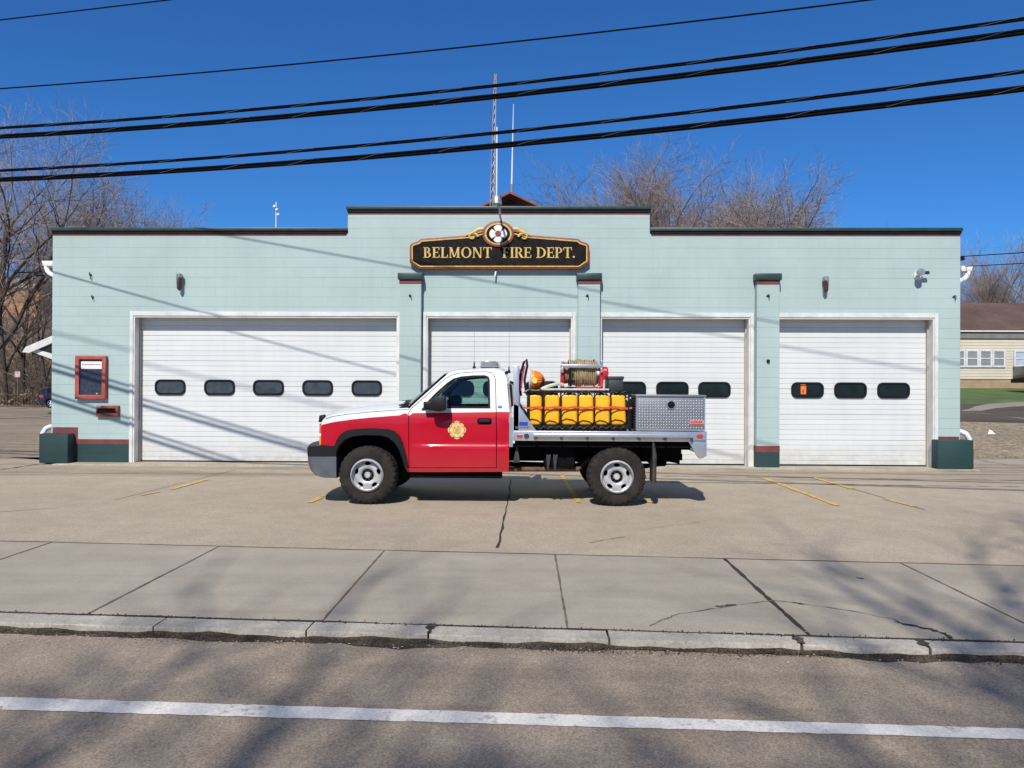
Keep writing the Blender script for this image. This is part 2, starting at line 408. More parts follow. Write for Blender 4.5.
# yellow parking marks
mb = MB()
for a, b, wd in (((172, 489.5), (206, 480), .085), ((309, 503), (321, 497.5), .09), ((324, 496.5), (330, 494), .07), ((140, 496), (160, 492), .04), ((562, 476), (579, 503), .075), ((640, 499), (653, 503), .09),
                 ((763, 478), (838, 506), .085), ((814, 478), (852, 489), .09), ((884, 499), (915, 507), .075)):
    ribbon(mb, jagged(g2(*a), g2(*b), 30, .002), wd, .0085, 0, .35)
tag(mb.build('parking_marking', m_yellow, recalc=False), kind='structure')
# sidewalk
mb = MB(); mb.grid(strip(L2, L1, .001), 0)
js = [((92, 612), (220, 546)), ((325, 618), (385, 550)), ((567, 625), (555, 555)), ((812, 638), (722, 557)), ((1060, 641), (900, 563)), ((-150, 610), (50, 543)), ((1300, 645), (1075, 568))]
for i, (a, b) in enumerate(js):
    a, b = g2(*a), g2(*b); d = Vector(b)-Vector(a)
    ea = tuple(Vector(a)+d*((L2(a[0])-a[1])/d.y)); eb = tuple(Vector(b)+d*((L1(b[0])-b[1])/d.y))
    ribbon(mb, jagged(ea, eb, 30, .0015), .032 if i == 3 else .016, .005, 1 if i != 3 else 2, .35)
for k in range(1, 22):
    for sgn, a0 in ((-1, -7.2), (1, 8.2)):
        x = a0+sgn*1.65*k
        if abs(x) < 57: ribbon(mb, [(x, L2(x)), (x, L1(x))], .015, .005, 1)
def crackline(pts, wd, mi=2):
    out = []
    for i in range(len(pts)-1): out += jagged(g2(*pts[i]), g2(*pts[i+1]), 9, .011)[:-1]
    out.append(g2(*pts[-1])); ribbon(mb, out, wd, .0055, mi, .7)
crackline([(680, 614), (735, 606), (772, 601), (800, 604), (850, 611), (898, 621)], .008, 1)
crackline([(896, 622), (925, 629), (945, 634), (953, 640)], .028)
crackline([(716, 607), (736, 605)], .018); crackline([(793, 603), (803, 605)], .02); crackline([(650, 627), (668, 619), (680, 614)], .008, 1)
crackline([(856, 578), (864, 579)], .02)
w2 = wob(9, .010, 1.5)
mb.grid([[(x, L2(x)-.006, .0052) for x in Xf], [(x, L2(x)+.013+w2(x), .0052) for x in Xf]], 2)
tag(mb.build('sidewalk', [m_walk, m_joint, m_crack], recalc=False), kind='structure')
# kerb stones: separate lengths
rk = random.Random(5); cuts = [g2(*p)[0] for p in ((160, 622), (310, 626), (430, 630), (608, 636), (800, 643), (930, 648))]
xs_ = sorted([cuts[0]-1.5*i for i in range(1, 36)]+cuts+[cuts[-1]+1.4*i for i in range(1, 38)])
mb = MB()
for a, b in zip(xs_[:-1], xs_[1:]):
    g = rk.uniform(.004, .012); dz = rk.uniform(-.006, .004); n = 10; rws = []
    for fy, z in ((0, -.2), (0, -.018), (.004, -.006), (.016, 0), (1, .001), (1, -.2)):
        rw = []
        for i in range(n+1):
            x = a+g+(b-a-2*g)*i/n; y0, y1 = L3(x)+rk.uniform(-.003, .003), L2(x)-.004
            rw.append((x, y0+(y1-y0)*fy, z+dz*(z > -.1)+rk.uniform(-.001, .001)))
        rws.append(rw)
    mb.grid(rws)
    for e in (0, n): mb.add([r_[e] for r_ in rws], [tuple(range(6))])
tag(mb.build('kerb', m_kerb, recalc=False), kind='structure')
# gutter dirt against the kerb
wA = wob(21, .05, .9); wB = wob(22, .02, 3)
mb = MB(); lo_ = []; mid = []; hi = []
for x in Xf:
    wd = max(.022, .062+wA(x)*.8+wB(x)*1.3); lo_.append((x, L3(x)-wd, ZR+.0022)); mid.append((x, L3(x)-wd*.45, ZR+.009)); hi.append((x, L3(x)+.002, -.034+.008*math.sin(x*5)+.006*math.sin(x*17.3)))
mb.grid([lo_, mid, hi])
for x in (cuts[2], cuts[4], cuts[5]):
    ribbon(mb, jagged((x, L3(x)+.012), (x+.02, L2(x)+.01), 8, .012), .045, .007, 0, .7)
tag(mb.build('gutter_dirt', m_dirt, recalc=False), 'dark wet grit and dirt lying in the gutter along the kerb', 'dirt', kind='stuff')
# pebbles and grit: loose stuff
mb = MB(); rp = random.Random(8)
for i in range(900):
    x = rp.uniform(-5, 5.5)
    y = L3(x)-abs(rp.gauss(0, .16)); z = ZR+.002
    if rp.random() < .25: y = L2(x)+abs(rp.gauss(0, .05)); z = .004
    if rp.random() < .06: y = rp.uniform(3.2, 14); z = .003 if y > L1(x) else (.004 if y > L2(x) else ZR)
    s_ = rp.uniform(.003, .009); c = Vector((x, y, z+s_*.3))
    mb.add([c+Vector((s_, 0, 0)), c+Vector((0, s_*.8, 0)), c-Vector((s_, 0, 0)), c-Vector((0, s_, 0)), c+Vector((0, 0, s_*.7))], [(0, 1, 4), (1, 2, 4), (2, 3, 4), (3, 0, 4)])
tag(mb.build('loose_grit', m_kerb, recalc=False, smooth=0), 'small pale stones and grit scattered by the kerb', 'grit', kind='stuff')
mb = MB(); rp = random.Random(18)
for i in range(3600):
    x = rp.uniform(-5.5, 6); g_ = abs(rp.gauss(0, 1)); y = L3(x)-.03-g_*(.035+.02*math.sin(x*2.3)+.01*math.sin(x*7)); z = ZR+.004
    s_ = rp.uniform(.002, .008)*(1.1-.2*min(g_, 2)); c = Vector((x, y, z+.02*max(0, 1-g_)))
    mb.add([c+Vector((s_, 0, 0)), c+Vector((0, s_*.8, 0)), c-Vector((s_, .002, 0)), c-Vector((0, s_, 0)), c+Vector((.001, 0, s_*.7))], [(0, 1, 4), (1, 2, 4), (2, 3, 4), (3, 0, 4)], rp.choice((0, 0, 1)))
for i in range(500):
    x = rp.uniform(-5.5, 6); y = L2(x)+rp.gauss(.004, .016); s_ = rp.uniform(.003, .009); c = Vector((x, y, .006))
    mb.add([c+Vector((s_, 0, 0)), c+Vector((0, s_*.8, 0)), c-Vector((s_, .002, 0)), c-Vector((0, s_, 0)), c+Vector((.001, 0, s_*.8))], [(0, 1, 4), (1, 2, 4), (2, 3, 4), (3, 0, 4)], rp.choice((0, 0, 1)))
tag(mb.build('gutter_crumbs', [m_dirt, m_crack], recalc=False, smooth=0), 'dark crumbs of soil and asphalt spilling from the gutter onto the road', 'dirt', kind='stuff')
# side lot left, gravel, driveway, lawn right
def terr(name, x0, x1, y0, y1, off, mat, nx=20, ny=20, f0=None, f1=None):
    rows = []
    for j in range(ny+1):
        r = []
        for i in range(nx+1):
            x = x0+(x1-x0)*i/nx; a = f0(x) if f0 else y0; b = f1(x) if f1 else y1; y = a+(b-a)*j/ny
            r.append((x, y, hgt(x, y)+off))
        rows.append(r)
    return tag(MB().grid(rows).build(name, mat, recalc=False), kind='structure')
terr('side_lot', -58, -9.2, 17.0, 57.3, .004, m_lot, 20, 20)
terr('gravel_strip', 8.9, 58, 16.9, 28.8, .002, m_gravel, 30, 12, f0=lambda x: 17.6+.0*x)
terr('side_pavement', 8.9, 58, 16.7, 17.7, .006, m_slab, 30, 2)
terr('driveway', 8.9, 58, 28, 36, .012, m_drive, 30, 10, f0=lambda x: 27.6-.25*(x-12), f1=lambda x: 34.6+.1*(x-12))
# pale worn bend and a wet tyre track of the driveway
def ppt(u, v):
    d = ray(u, v); t = 1e-4
    for i in range(4000):
        p = CAM+d*(i*.0002)
        if p.z < hgt(p.x, p.y)+.01: return p
    return p
def gribbon(name, uv, wd, off, mat):
    pts = [ppt(*q) for q in uv]; L = []; R = []
    for i, p in enumerate(pts):
        L.append((p.x, p.y+wd[i]/2, hgt(p.x, p.y+wd[i]/2)+off)); R.append((p.x, p.y-wd[i]/2, hgt(p.x, p.y-wd[i]/2)+off))
    return tag(MB().grid([L, R]).build(name, mat, recalc=False), kind='structure')
gribbon('driveway_bend', [(962, 411), (975, 410.5), (985, 407.5), (1000, 405.5), (1030, 404), (1070, 402)], [.3, .9, 1.3, 1.7, 2, 2.2], .02, m_drivel)
gribbon('driveway_track', [(962, 412.5), (990, 415), (1010, 418), (1030, 419.5), (1060, 422)], [.3, .5, .55, .6, .6], .028, m_drivel)
terr('lawn', 8.9, 58, 34.4, 57, .01, m_grass, 30, 20, f0=lambda x: 34.4+.1*(x-12))
# ------------------------------------------------------------ fire station
XL, XR, YB = -9.87, 8.79, 31.0
ZS, ZC, SX0, SX1 = 4.77, 5.21, -3.71, 2.50
st = thing('fire_station', 'pale aqua painted block garage building with four white overhead doors and stepped parapet', 'fire station', (-.54, YF, 0))
SO = (-.54, YF, 0)
DT = 3.06
doors = [(-8.155, -2.66), (-2.075, .925), (1.50, 4.545), (5.105, 8.265)]
out = [(XL, 0), (doors[0][0], 0), (doors[0][0], DT), (doors[0][1], DT), (doors[0][1], 0)]
for a, b in doors[1:]: out += [(a, 0), (a, DT), (b, DT), (b, 0)]
out += [(XR, 0), (XR, ZS), (SX1, ZS), (SX1, ZC), (SX0, ZC), (SX0, ZS), (XL, ZS)]
mb = MB(); mb.prism(out, YF, YF+.21)
mb.box(XL, XL+.2, YF+.212, YB, 0, 4.55); mb.box(XR-.2, XR, YF+.212, YB, 0, 4.55); mb.box(XL+.2, XR-.2, YB-.2, YB, 0, 4.55)
mb.build('wall', m_wall, st, SO, bevel=.004, seg=1)
MB().box(XL+.2, XR-.2, YF+.215, YB-.2, 4.2, 4.4).build('roof', m_roof, st, SO)
def sub(mb, name, mat, par, **k): return mb.build(name, mat, par, SO, **k)
for x0, x1, z in ((XL, SX0-.03, ZS), (SX0, SX1, ZC), (SX1+.03, XR, ZS)):
    c = sub(MB().box(x0-.03, x1+.03, YF-.055, YF+.27, z+.05, z+.118), 'coping', m_copg, st, bevel=.012)
    sub(MB().box(x0-.008, x1+.008, YF-.03, YF+.25, z+.002, z+.049), 'drip_edge', m_black, c)
    sub(MB().box(x0+.0, x1-.0, YF-.006, YF-.0005, z-.045, z+.0015), 'painted_band', m_maroon, c)
# painted plinths
def plinth(x0, x1, y=YF, zg=.40, zm=.50):
    p = sub(MB().box(x0, x1, y-.006, y-.0005, .0, zg), 'plinth', m_green, st)
    sub(MB().box(x0, x1, y-.008, y-.0005, zg+.001, zm), 'painted_band', m_maroon, p)
plinth(-9.36, -8.235); 
sub(MB().box(-9.84, -9.361, YF-.005, YF-.0005, .0, .745).box(-9.361, -9.31, YF-.0095, YF-.0005, .45, .745), 'painted_band', m_maroon, st)
sub(MB().box(8.30, 8.765, YF-.006, YF-.0005, .0, .655), 'painted_band', m_maroon, st)
# pilasters
for x0, x1 in ((-2.605, -2.165), (1.03, 1.475), (4.635, 5.09)):
    p = sub(MB().box(x0, x1, YF-.17, YF-.001, 0, 3.74), 'pilaster', m_wall, st, bevel=.006, seg=1)
    sub(MB().box(x0-.035, x1+.035, YF-.215, YF-.002, 3.80, 3.935), 'cap', m_copg, p, bevel=.012)
    sub(MB().box(x0-.006, x1+.006, YF-.178, YF-.002, 3.715, 3.799), 'painted_band', m_maroon, p)
    sub(MB().box(x0-.005, x1+.005, YF-.176, YF-.002, 0, .33), 'plinth', m_green, p)
    sub(MB().box(x0-.007, x1+.007, YF-.178, YF-.003, .331, .455), 'plinth_band', m_maroon, p)
# garage doors
YD = YF+.235
def garage(i, x0, x1, wins, glass):
    mb = MB(); prof = []; z = .025; H = 3.2; nsec = 6
    sh = (H-z)/nsec
    for s_ in range(nsec):
        b = z+s_*sh
        prof += [(0, b+.004), (0, b+.009)]
        for k in range(1, 5):
            q = b+sh*k/5; prof += [(0, q-.009), (.009, q-.003), (.009, q+.001), (0, q+.004)]
        prof += [(0, b+sh-.006), (.016, b+sh-.002), (.016, b+sh+.002)]
    n = 2; rows = [[(x, YD+d, zz) for d, zz in prof] for x in (x0-.05, (x0+x1)/2, x1+.05)]
    mb.grid(rows); 
    d = sub(mb, 'garage_door', m_door, st, smooth=20, recalc=False)
    for a, b in wins:
        mw = MB(); cx, cz, w_, h_ = (a+b)/2, 1.585, b-a, .325
        o1 = rrect(cx, cz, w_, h_, .12); o2 = rrect(cx, cz, w_-.075, h_-.075, .09)
        panel(mw, o1, lambda x, z: (x, YD-.03, z), lambda x, z: (x, YD+.01, z), [o2], step=5)
        mw.prism(o2, YD-.012, YD+.008, 1)
        sub(mw, 'door_window', [m_rubber, glass], d, bevel=.004, seg=1)
    # trim frame proud of the wall, jamb boards inside the opening
    fr = MB(); t = .09
    fr.box(x0-.07, x0-.001, YF-.03, YF-.001, .02, DT+t).box(x1+.001, x1+.07, YF-.03, YF-.001, .02, DT+t).box(x0, x1, YF-.03, YF-.001, DT+.001, DT+t)
    sub(fr, 'door_frame', m_trim, d, bevel=.005, seg=1)
    jm = MB(); jm.box(x0+.001, x0+.028, YF-.012, YF+.205, .02, DT-.001).box(x1-.028, x1-.001, YF-.012, YF+.205, .02, DT-.001).box(x0+.029, x1-.029, YF-.012, YF+.205, DT-.028, DT-.001)
    sub(jm, 'jamb', m_trim, d)
    for q0 in (x0+.029, x1-.05): sub(MB().box(q0, q0+.021, YF+.17, YD-.004, .02, DT-.03), 'weather_seal', m_tanseal, d)
    sub(MB().box(x0, x1, YD-.008, YD+.02, .022, .05), 'bottom_seal', m_rubber, d)
    return d
m_tanseal = M('weather_seal_tan', (.45, .38, .30), .7)
fx = lambda u: onY(u, 390, YD).x
W1 = [(155.2, 185.7), (204.5, 235), (253.3, 284), (302.5, 333), (351.7, 382)]
W2 = [(441, 474), (483, 516), (525, 558)]; W3 = [(613, 646), (656, 688.5), (698, 730.5)]; W4 = [(791, 823.5), (834, 866.5), (877, 909.5)]
gd = [garage(i, doors[i][0], doors[i][1], [(fx(a), fx(b)) for a, b in W_], g_) for i, (W_, g_) in enumerate(((W1, m_dglass2), (W2, m_dglass), (W3, m_dglass), (W4, m_dglass)))]
# orange notice in the first window of the right hand door
a = fx(800.5); sub(MB().box(a, a+.11, YD-.016, YD-.0125, 1.50, 1.665).box(a, a+.10, YD-.016, YD-.0125, 1.685, 1.70).box(a+.035, a+.065, YD-.0175, YD-.0162, 1.53, 1.60, 1), 'window_sticker', [m_orange, m_signr], gd[3])
# gutters and downspouts
def gut(sx, xw, zt):
    mb = MB(); s = sx
    mb.prism([(xw+s*.22, zt-.11), (xw+s*.43, zt-.11), (xw+s*.46, zt), (xw+s*.22, zt)], YF+.35, YB)
    gu = sub(mb, 'gutter', m_pvc, st, bevel=.01)
    mb = MB(); pts = [(xw+s*.38, YF+.40, zt-.05), (xw+s*.38, YF+.40, zt-.14), (xw+s*.34, YF+.38, zt-.22), (xw+s*.26, YF+.34, zt-.28), (xw+s*.14, YF+.31, zt-.33), (xw+s*.07, YF+.28, zt-.40), (xw+s*.052, YF+.28, zt-.52), (xw+s*.05, YF+.28, 1.2), (xw+s*.05, YF+.28, .78)]
    mb.tube(pts, .048, 10)
    pts = [(xw+s*.05, YF+.27, .80), (xw+s*.055, YF+.2, .76), (xw+s*.10, YF+.12, .74), (xw+s*.16, YF+.08, .71), (xw+s*.21, YF+.06, .62), (xw+s*.21, YF+.06, .05)]
    mb.tube(pts, .055, 10)
    sub(mb, 'downspout', m_pvc, gu)
gut(-1, XL, 4.26); gut(1, XR, 4.18)
# lean-to canopy on the left side wall
c = sub(MB().prism([(-14.4, 2.66), (XL-.01, 4.62), (XL-.01, 4.48), (-14.3, 2.50)], 22.0, 30.0), 'side_canopy', m_dsteel, st)
sub(MB().prism([(-14.55, 2.57), (-14.45, 2.72), (XL-.01, 4.66), (XL-.01, 4.50), (-14.35, 2.55)], 21.9, 21.98), 'fascia', m_trim, c)
for y in (21.985, 25.9, 29.8): sub(MB().prism([(-14.5, 2.64), (-14.3, 2.70), (XL-.01, 1.30), (XL-.01, 1.06), ], y, y+.09), 'brace', m_trim, c)
# cupola on the roof
m_shing = M('cupola_dark_red', (.12, .035, .03), .8, var=.4, sc=9)
ax, az = onY(510, 191.5, 20).x, onY(510, 191.5, 20).z; bl, br = onY(477, 207.5, 20), onY(543.5, 207.5, 20)
k = 1.35
cu = sub(MB().box(ax-.62, ax+.62, 20.35, 22.0, 4.41, bl.z-.25), 'cupola', m_shing, st)
L = (ax+(bl.x-ax)*k, az+(bl.z-az)*k); R = (ax+(br.x-ax)*k, az+(br.z-az)*k)
sub(MB().prism([L, (ax, az), R, (R[0], R[1]-.07), (ax, az-.09), (L[0], L[1]-.07)], 20.0, 22.2), 'cupola_roof', m_maroon, cu)
sub(MB().prism([(L[0]+.25, L[1]-.02), (ax, az-.13), (R[0]-.25, R[1]-.02)], 20.34, 20.40), 'cupola_gable', m_shing, cu)
sub(MB().prism([L, (ax, az), R, (R[0], R[1]-.05), (ax, az-.06), (L[0], L[1]-.05)], 19.96, 19.995), 'cupola_fascia', m_signr, cu)
mb = MB()
for i in range(5): mb.box(ax-.5, ax+.5, 20.32, 20.345, az-.55-i*.09, az-.50-i*.09)
sub(mb, 'louvre', m_maroon, cu)
# ------------------------------------------------------------ things on the wall
def T_(name, label, cat, P): return thing(name, label, cat, P)
# concrete guard blocks
for x0, x1, y0, y1, z, lb in ((-9.96, -9.36, 15.53, 15.775, .625, 'dark green painted concrete guard block at the left corner of the fire station'),
                         (8.19, 8.90, 15.50, 15.775, .60, 'dark green painted concrete guard block at the right corner of the fire station')):
    tag(MB().box(x0, x1, y0, y1, 0.022, z).build('guard_block', m_green, origin=((x0+x1)/2, y0, 0), bevel=.025), lb, 'guard block', 'green corner guard blocks')
tag(MB().tube([(8.935, 15.62, 0), (8.935, 15.62, .56)], .02, 10).lathe([(.03, .42), (.035, .56), (.02, .58)], (8.935, 15.62, 0), 'z', 12).build('marker_post', M('yellow_post_paint', (.75, .48, .03), .5), origin=(8.935, 15.62, 0)), 'short yellow marker post behind the right green guard block', 'post')
# display case
p0, p1 = onY(77, 399, YF), onY(108, 356, YF)
x0, x1, z0, z1 = p0.x, p1.x, p0.z, p1.z
dc = thing('display_case', 'wall notice case with red frame and dark board', 'notice case', ((x0+x1)/2, YF, z0)); o = dc.location
mb = MB(); panel(mb, [(x0, z0), (x1, z0), (x1, z1), (x0, z1)], lambda x, z: (x, YF-.09, z), lambda x, z: (x, YF-.001, z), [[(x0+.085, z0+.085), (x1-.085, z0+.085), (x1-.085, z1-.075), (x0+.085, z1-.075)]], step=5)
m_redw = M('brick_red_paint', (.36, .075, .055), .55, var=.2, sc=9)
mb.build('frame', m_redw, dc, o, bevel=.012)
MB().box(x0+.08, x1-.08, YF-.045, YF-.002, z0+.08, z1-.07).build('board', m_casebg, dc, o)
pp = MB().box(x0+.11, x1-.10, YF-.052, YF-.047, z1-.27, z1-.115).build('notice_header', m_paper, dc, o)
mb = MB(); rr = random.Random(2); xq = x0+.14
while xq < x1-.15: q = rr.uniform(.012, .04); mb.box(xq, xq+q, YF-.0545, YF-.0525, z1-.185, z1-.172); xq += q+.01
mb.build('printed_line', m_dsteel, pp, o)
MB().box(x0+.43, x0+.455, YF-.05, YF-.046, z0+.10, z0+.13).build('latch', m_gold, dc, o)
# mail slot
p0, p1 = onY(97.6, 416.5, YF), onY(120, 405.5, YF); x0, x1, z0, z1 = p0.x, p1.x, p0.z, p1.z
ms = thing('mail_slot', 'small dark red mail slot box low on the wall under the notice case', 'mail slot', ((x0+x1)/2, YF, z0)); o = ms.location
mb = MB(); panel(mb, [(x0, z0), (x1, z0), (x1, z1), (x0, z1)], lambda x, z: (x, YF-.07, z), lambda x, z: (x, YF-.001, z), [[(x0+.03, z0+.07), (x1-.06, z0+.07), (x1-.06, z1-.06), (x0+.03, z1-.06)]], step=5)
mb.build('housing', m_signr, ms, o, bevel=.008); MB().box(x0+.02, x1-.05, YF-.03, YF-.002, z0+.06, z1-.05).build('slot', m_black, ms, o)
MB().box(x0+.01, x0+.11, YF-.075, YF-.0705, z1-.03, z1-.005).build('paper_tag', m_paper, ms, o)
# wall lamps (jelly-jar)
def lamp(u, v0, v1, lb):
    t, b = onY(u, v0, YF), onY(u, v1, YF); x = t.x; h = t.z-b.z
    r = thing('wall_lamp', lb, 'wall lamp', (x, YF, b.z), 'jar lamps above the outer doors'); o = r.location; y = YF-.10
    MB().lathe([(.03, 0), (.055, .01), (.06, .05), (.06, .08), (.04, .10), (.0, .105)], (x, y, t.z-.10), 'z', 16).tube([(x, YF-.002, t.z-.04), (x, y, t.z-.04)], .035, 10).build('lamp_holder', m_steel, r, o)
    g = MB().lathe([(.0, 0), (.025, .005), (.036, .04), (.040, .12), (.038, h-.11)], (x, y, b.z), 'z', 16).build('jar', M('lamp_red_brown_glass', (.10, .035, .03), .2, var=.4, sc=20), r, o)
    c = MB()
    for k in range(6):
        a = k*math.pi/3; c.tube([(x+.058*math.cos(a), y+.058*math.sin(a), t.z-.09), (x+.046*math.cos(a), y+.046*math.sin(a), b.z+.04), (x, y, b.z-.01)], .004, 5)
    c.build('guard_cage', m_dsteel, r, o)
lamp(181.5, 274, 291, 'jar wall lamp in a cage above the widest garage door'); lamp(824, 277, 293, 'jar wall lamp in a cage above the right hand garage door')
# flood light top right
p = onY(918, 276, YF); r = thing('flood_light', 'round white swivel flood light high on the wall near the right corner', 'flood light', (p.x, YF, p.z-.1)); o = r.location
MB().lathe([(.09, -.03), (.09, -.001)], (p.x, YF, p.z), 'y', 16).tube([(p.x, YF-.02, p.z), (p.x+.02, YF-.14, p.z+.02)], .02, 8).build('mount', m_pvc, r, o)
MB().lathe([(.0, -.07), (.070, -.065), (.075, -.04), (.05, .05), (.02, .07)], (p.x-.04, YF-.16, p.z+.05), 'y', 18).build('lamp_head', m_steel, r, o)
MB().lathe([(.035, 0), (.035, .12), (.0, .13)], (p.x+.03, YF-.13, p.z+.05), 'x', 12).build('sensor', m_dsteel, r, o)
# hooks
for u, v, h, lb in ((91, 275, .17, 'bent metal hook left on the wall above the notice case, upper of two'), (93, 297, .10, 'small dark cable clip on the wall above the notice case, lower of two'),
                 (410.5, 296, .09, 'small dark hook on the pilaster left of the sign'), (587.5, 296, .09, 'small dark hook on the pilaster right of the sign'),
                 (768, 296, .09, 'small dark hook on the pilaster beside the right hand garage door'), (954, 297, .11, 'small dark cable clip near the right wall corner')):
    y = YF-(.17 if 400 < u < 800 else 0); p = onY(u, v, y); x, z = p.x, p.z
    tag(MB().tube([(x-.03, y-.01, z-.0), (x, y-.05, z+h*.3), (x+.01, y-.06, z), (x+.015, y-.03, z-h*.6)], .009, 6).lathe([(.022, -.012), (.022, -.001)], (x, y, z), 'y', 10).build('wall_hook', m_dsteel, origin=(x, y, z)), lb, 'hook', 'hooks and clips on the facade')
for u, v, lb in ((768, 361, 'tiny black bell button on the pilaster between the two right doors'),):
    p = onY(u, v, YF-.17); tag(MB().lathe([(.0, -.05), (.03, -.04), (.035, -.01), (.02, -.001)], (p.x, YF-.17, p.z), 'y', 12).build('bell_button', m_black, origin=(p.x, YF-.17, p.z)), lb, 'bell button')
# ------------------------------------------------------------ sign
YS = YF-.12
sx = lambda u: onY(u, 260, YS).x
SG = lambda a, b: (lambda p: (p.x, p.z))(onY(400+a/5.12, 190+b/5.12, YS))
top = [(50, 285), (60, 272), (92, 262), (105, 250), (350, 231), (430, 212)]
def mir(L): return [(1019-a, b) for a, b in reversed(L)]
outl = [SG(*q) for q in top+mir(top)+[(969, 372), (955, 380), (920, 404), (100, 404), (63, 380), (50, 372)]][::-1]
sg = thing('station_sign', 'black carved name board with gold serif letters and brown red rim above the doors', 'sign', (sx(499), YF, onY(499, 268, YS).z)); o = sg.location
def inset(P, d):
    n = len(P); out_ = []
    A = sum(P[i][0]*P[(i+1) % n][1]-P[(i+1) % n][0]*P[i][1] for i in range(n)); s = 1 if A > 0 else -1
    for i in range(n):
        p, q, r = Vector(P[i-1]), Vector(P[i]), Vector(P[(i+1) % n]); e1 = (q-p).normalized(); e2 = (r-q).normalized()
        n1 = Vector((-e1.y, e1.x))*s; n2 = Vector((-e2.y, e2.x))*s; m = (n1+n2); m = m/max(.6, m.dot(n1)); out_.append(tuple(q+m*d))
    return out_
MB().prism(outl, YS, YF-.002).build('board_rim', m_signr, sg, o, bevel=.008)
def ringp(P, d0, d1, y0, y1, mat, name, par=sg):
    m = MB(); panel(m, inset(P, d0), lambda x, z: (x, y0, z), lambda x, z: (x, y1, z), [inset(P, d1)], step=9); return m.build(name, mat, par, o)
MB().prism(inset(outl, .052), YS-.004, YS-.0005).build('board', m_signb, sg, o)
ringp(outl, .040, .062, YS-.012, YS-.001, m_gold, 'gold_border')
cx, cz = SG(503, 226)
em = MB().prism(circ(cx, cz, .325, .265, 40), YS-.03, YS-.0135).build('medallion', m_signr, sg, o, bevel=.006)
MB().prism(circ(cx, cz, .275, .222, 40), YS-.036, YS-.0305).build('gold_ring', m_gold, em, o)
MB().prism(circ(cx, cz, .24, .19, 40), YS-.041, YS-.0365).build('medallion_field', m_signb, em, o)
def cross(cx, cz, R, n=7, neck=.33, bulge=.12):
    P = []
    for k in range(4):
        a = math.radians(90*k); 
        for j in range(-n, n+1):
            t = j/n; q = a+t*math.radians(37); rr_ = R*(1-bulge*abs(t)**1.5); P.append((cx+rr_*math.cos(q), cz+rr_*math.sin(q)))
        q = a+math.radians(45); P.append((cx+R*neck*math.cos(q), cz+R*neck*math.sin(q)))
    return P
m_wht = M('white_sign_paint', (.78, .78, .80), .5, var=.05)
MB().prism(cross(cx, cz, .18, neck=.26), YS-.047, YS-.0415).build('white_cross', m_wht, em, o)
MB().prism(circ(cx, cz, .062, .062, 24), YS-.053, YS-.0475).build('red_centre', m_signr, em, o)
mb = MB()
for a, b, c_, d in ((.10, .10, .03, .03), (-.10, .10, .03, .03), (.10, -.10, .03, .03), (-.10, -.10, .03, .03)):
    pass
# scrolls each side of the medallion
for s_ in (-1, 1):
    m = MB(); pts = []
    for i in range(22):
        t = i/21; a = math.pi*1.9*t; rr_ = .105*(1-.72*t)
        pts.append((cx+s_*(.40+.12-rr_*math.cos(a)*1.0), YS-.02, cz-.06+rr_*math.sin(a)*.8))
    m.tube(pts, [.028*(1-.4*i/21) for i in range(22)], 8)
    m.tube([(cx+s_*.31, YS-.02, cz+.10), (cx+s_*.40, YS-.02, cz+.09), (cx+s_*.52, YS-.02, cz+.02), (cx+s_*.66, YS-.02, cz-.03)], [.04, .045, .035, .012], 8)
    m.build('scroll', m_gold, sg, o)
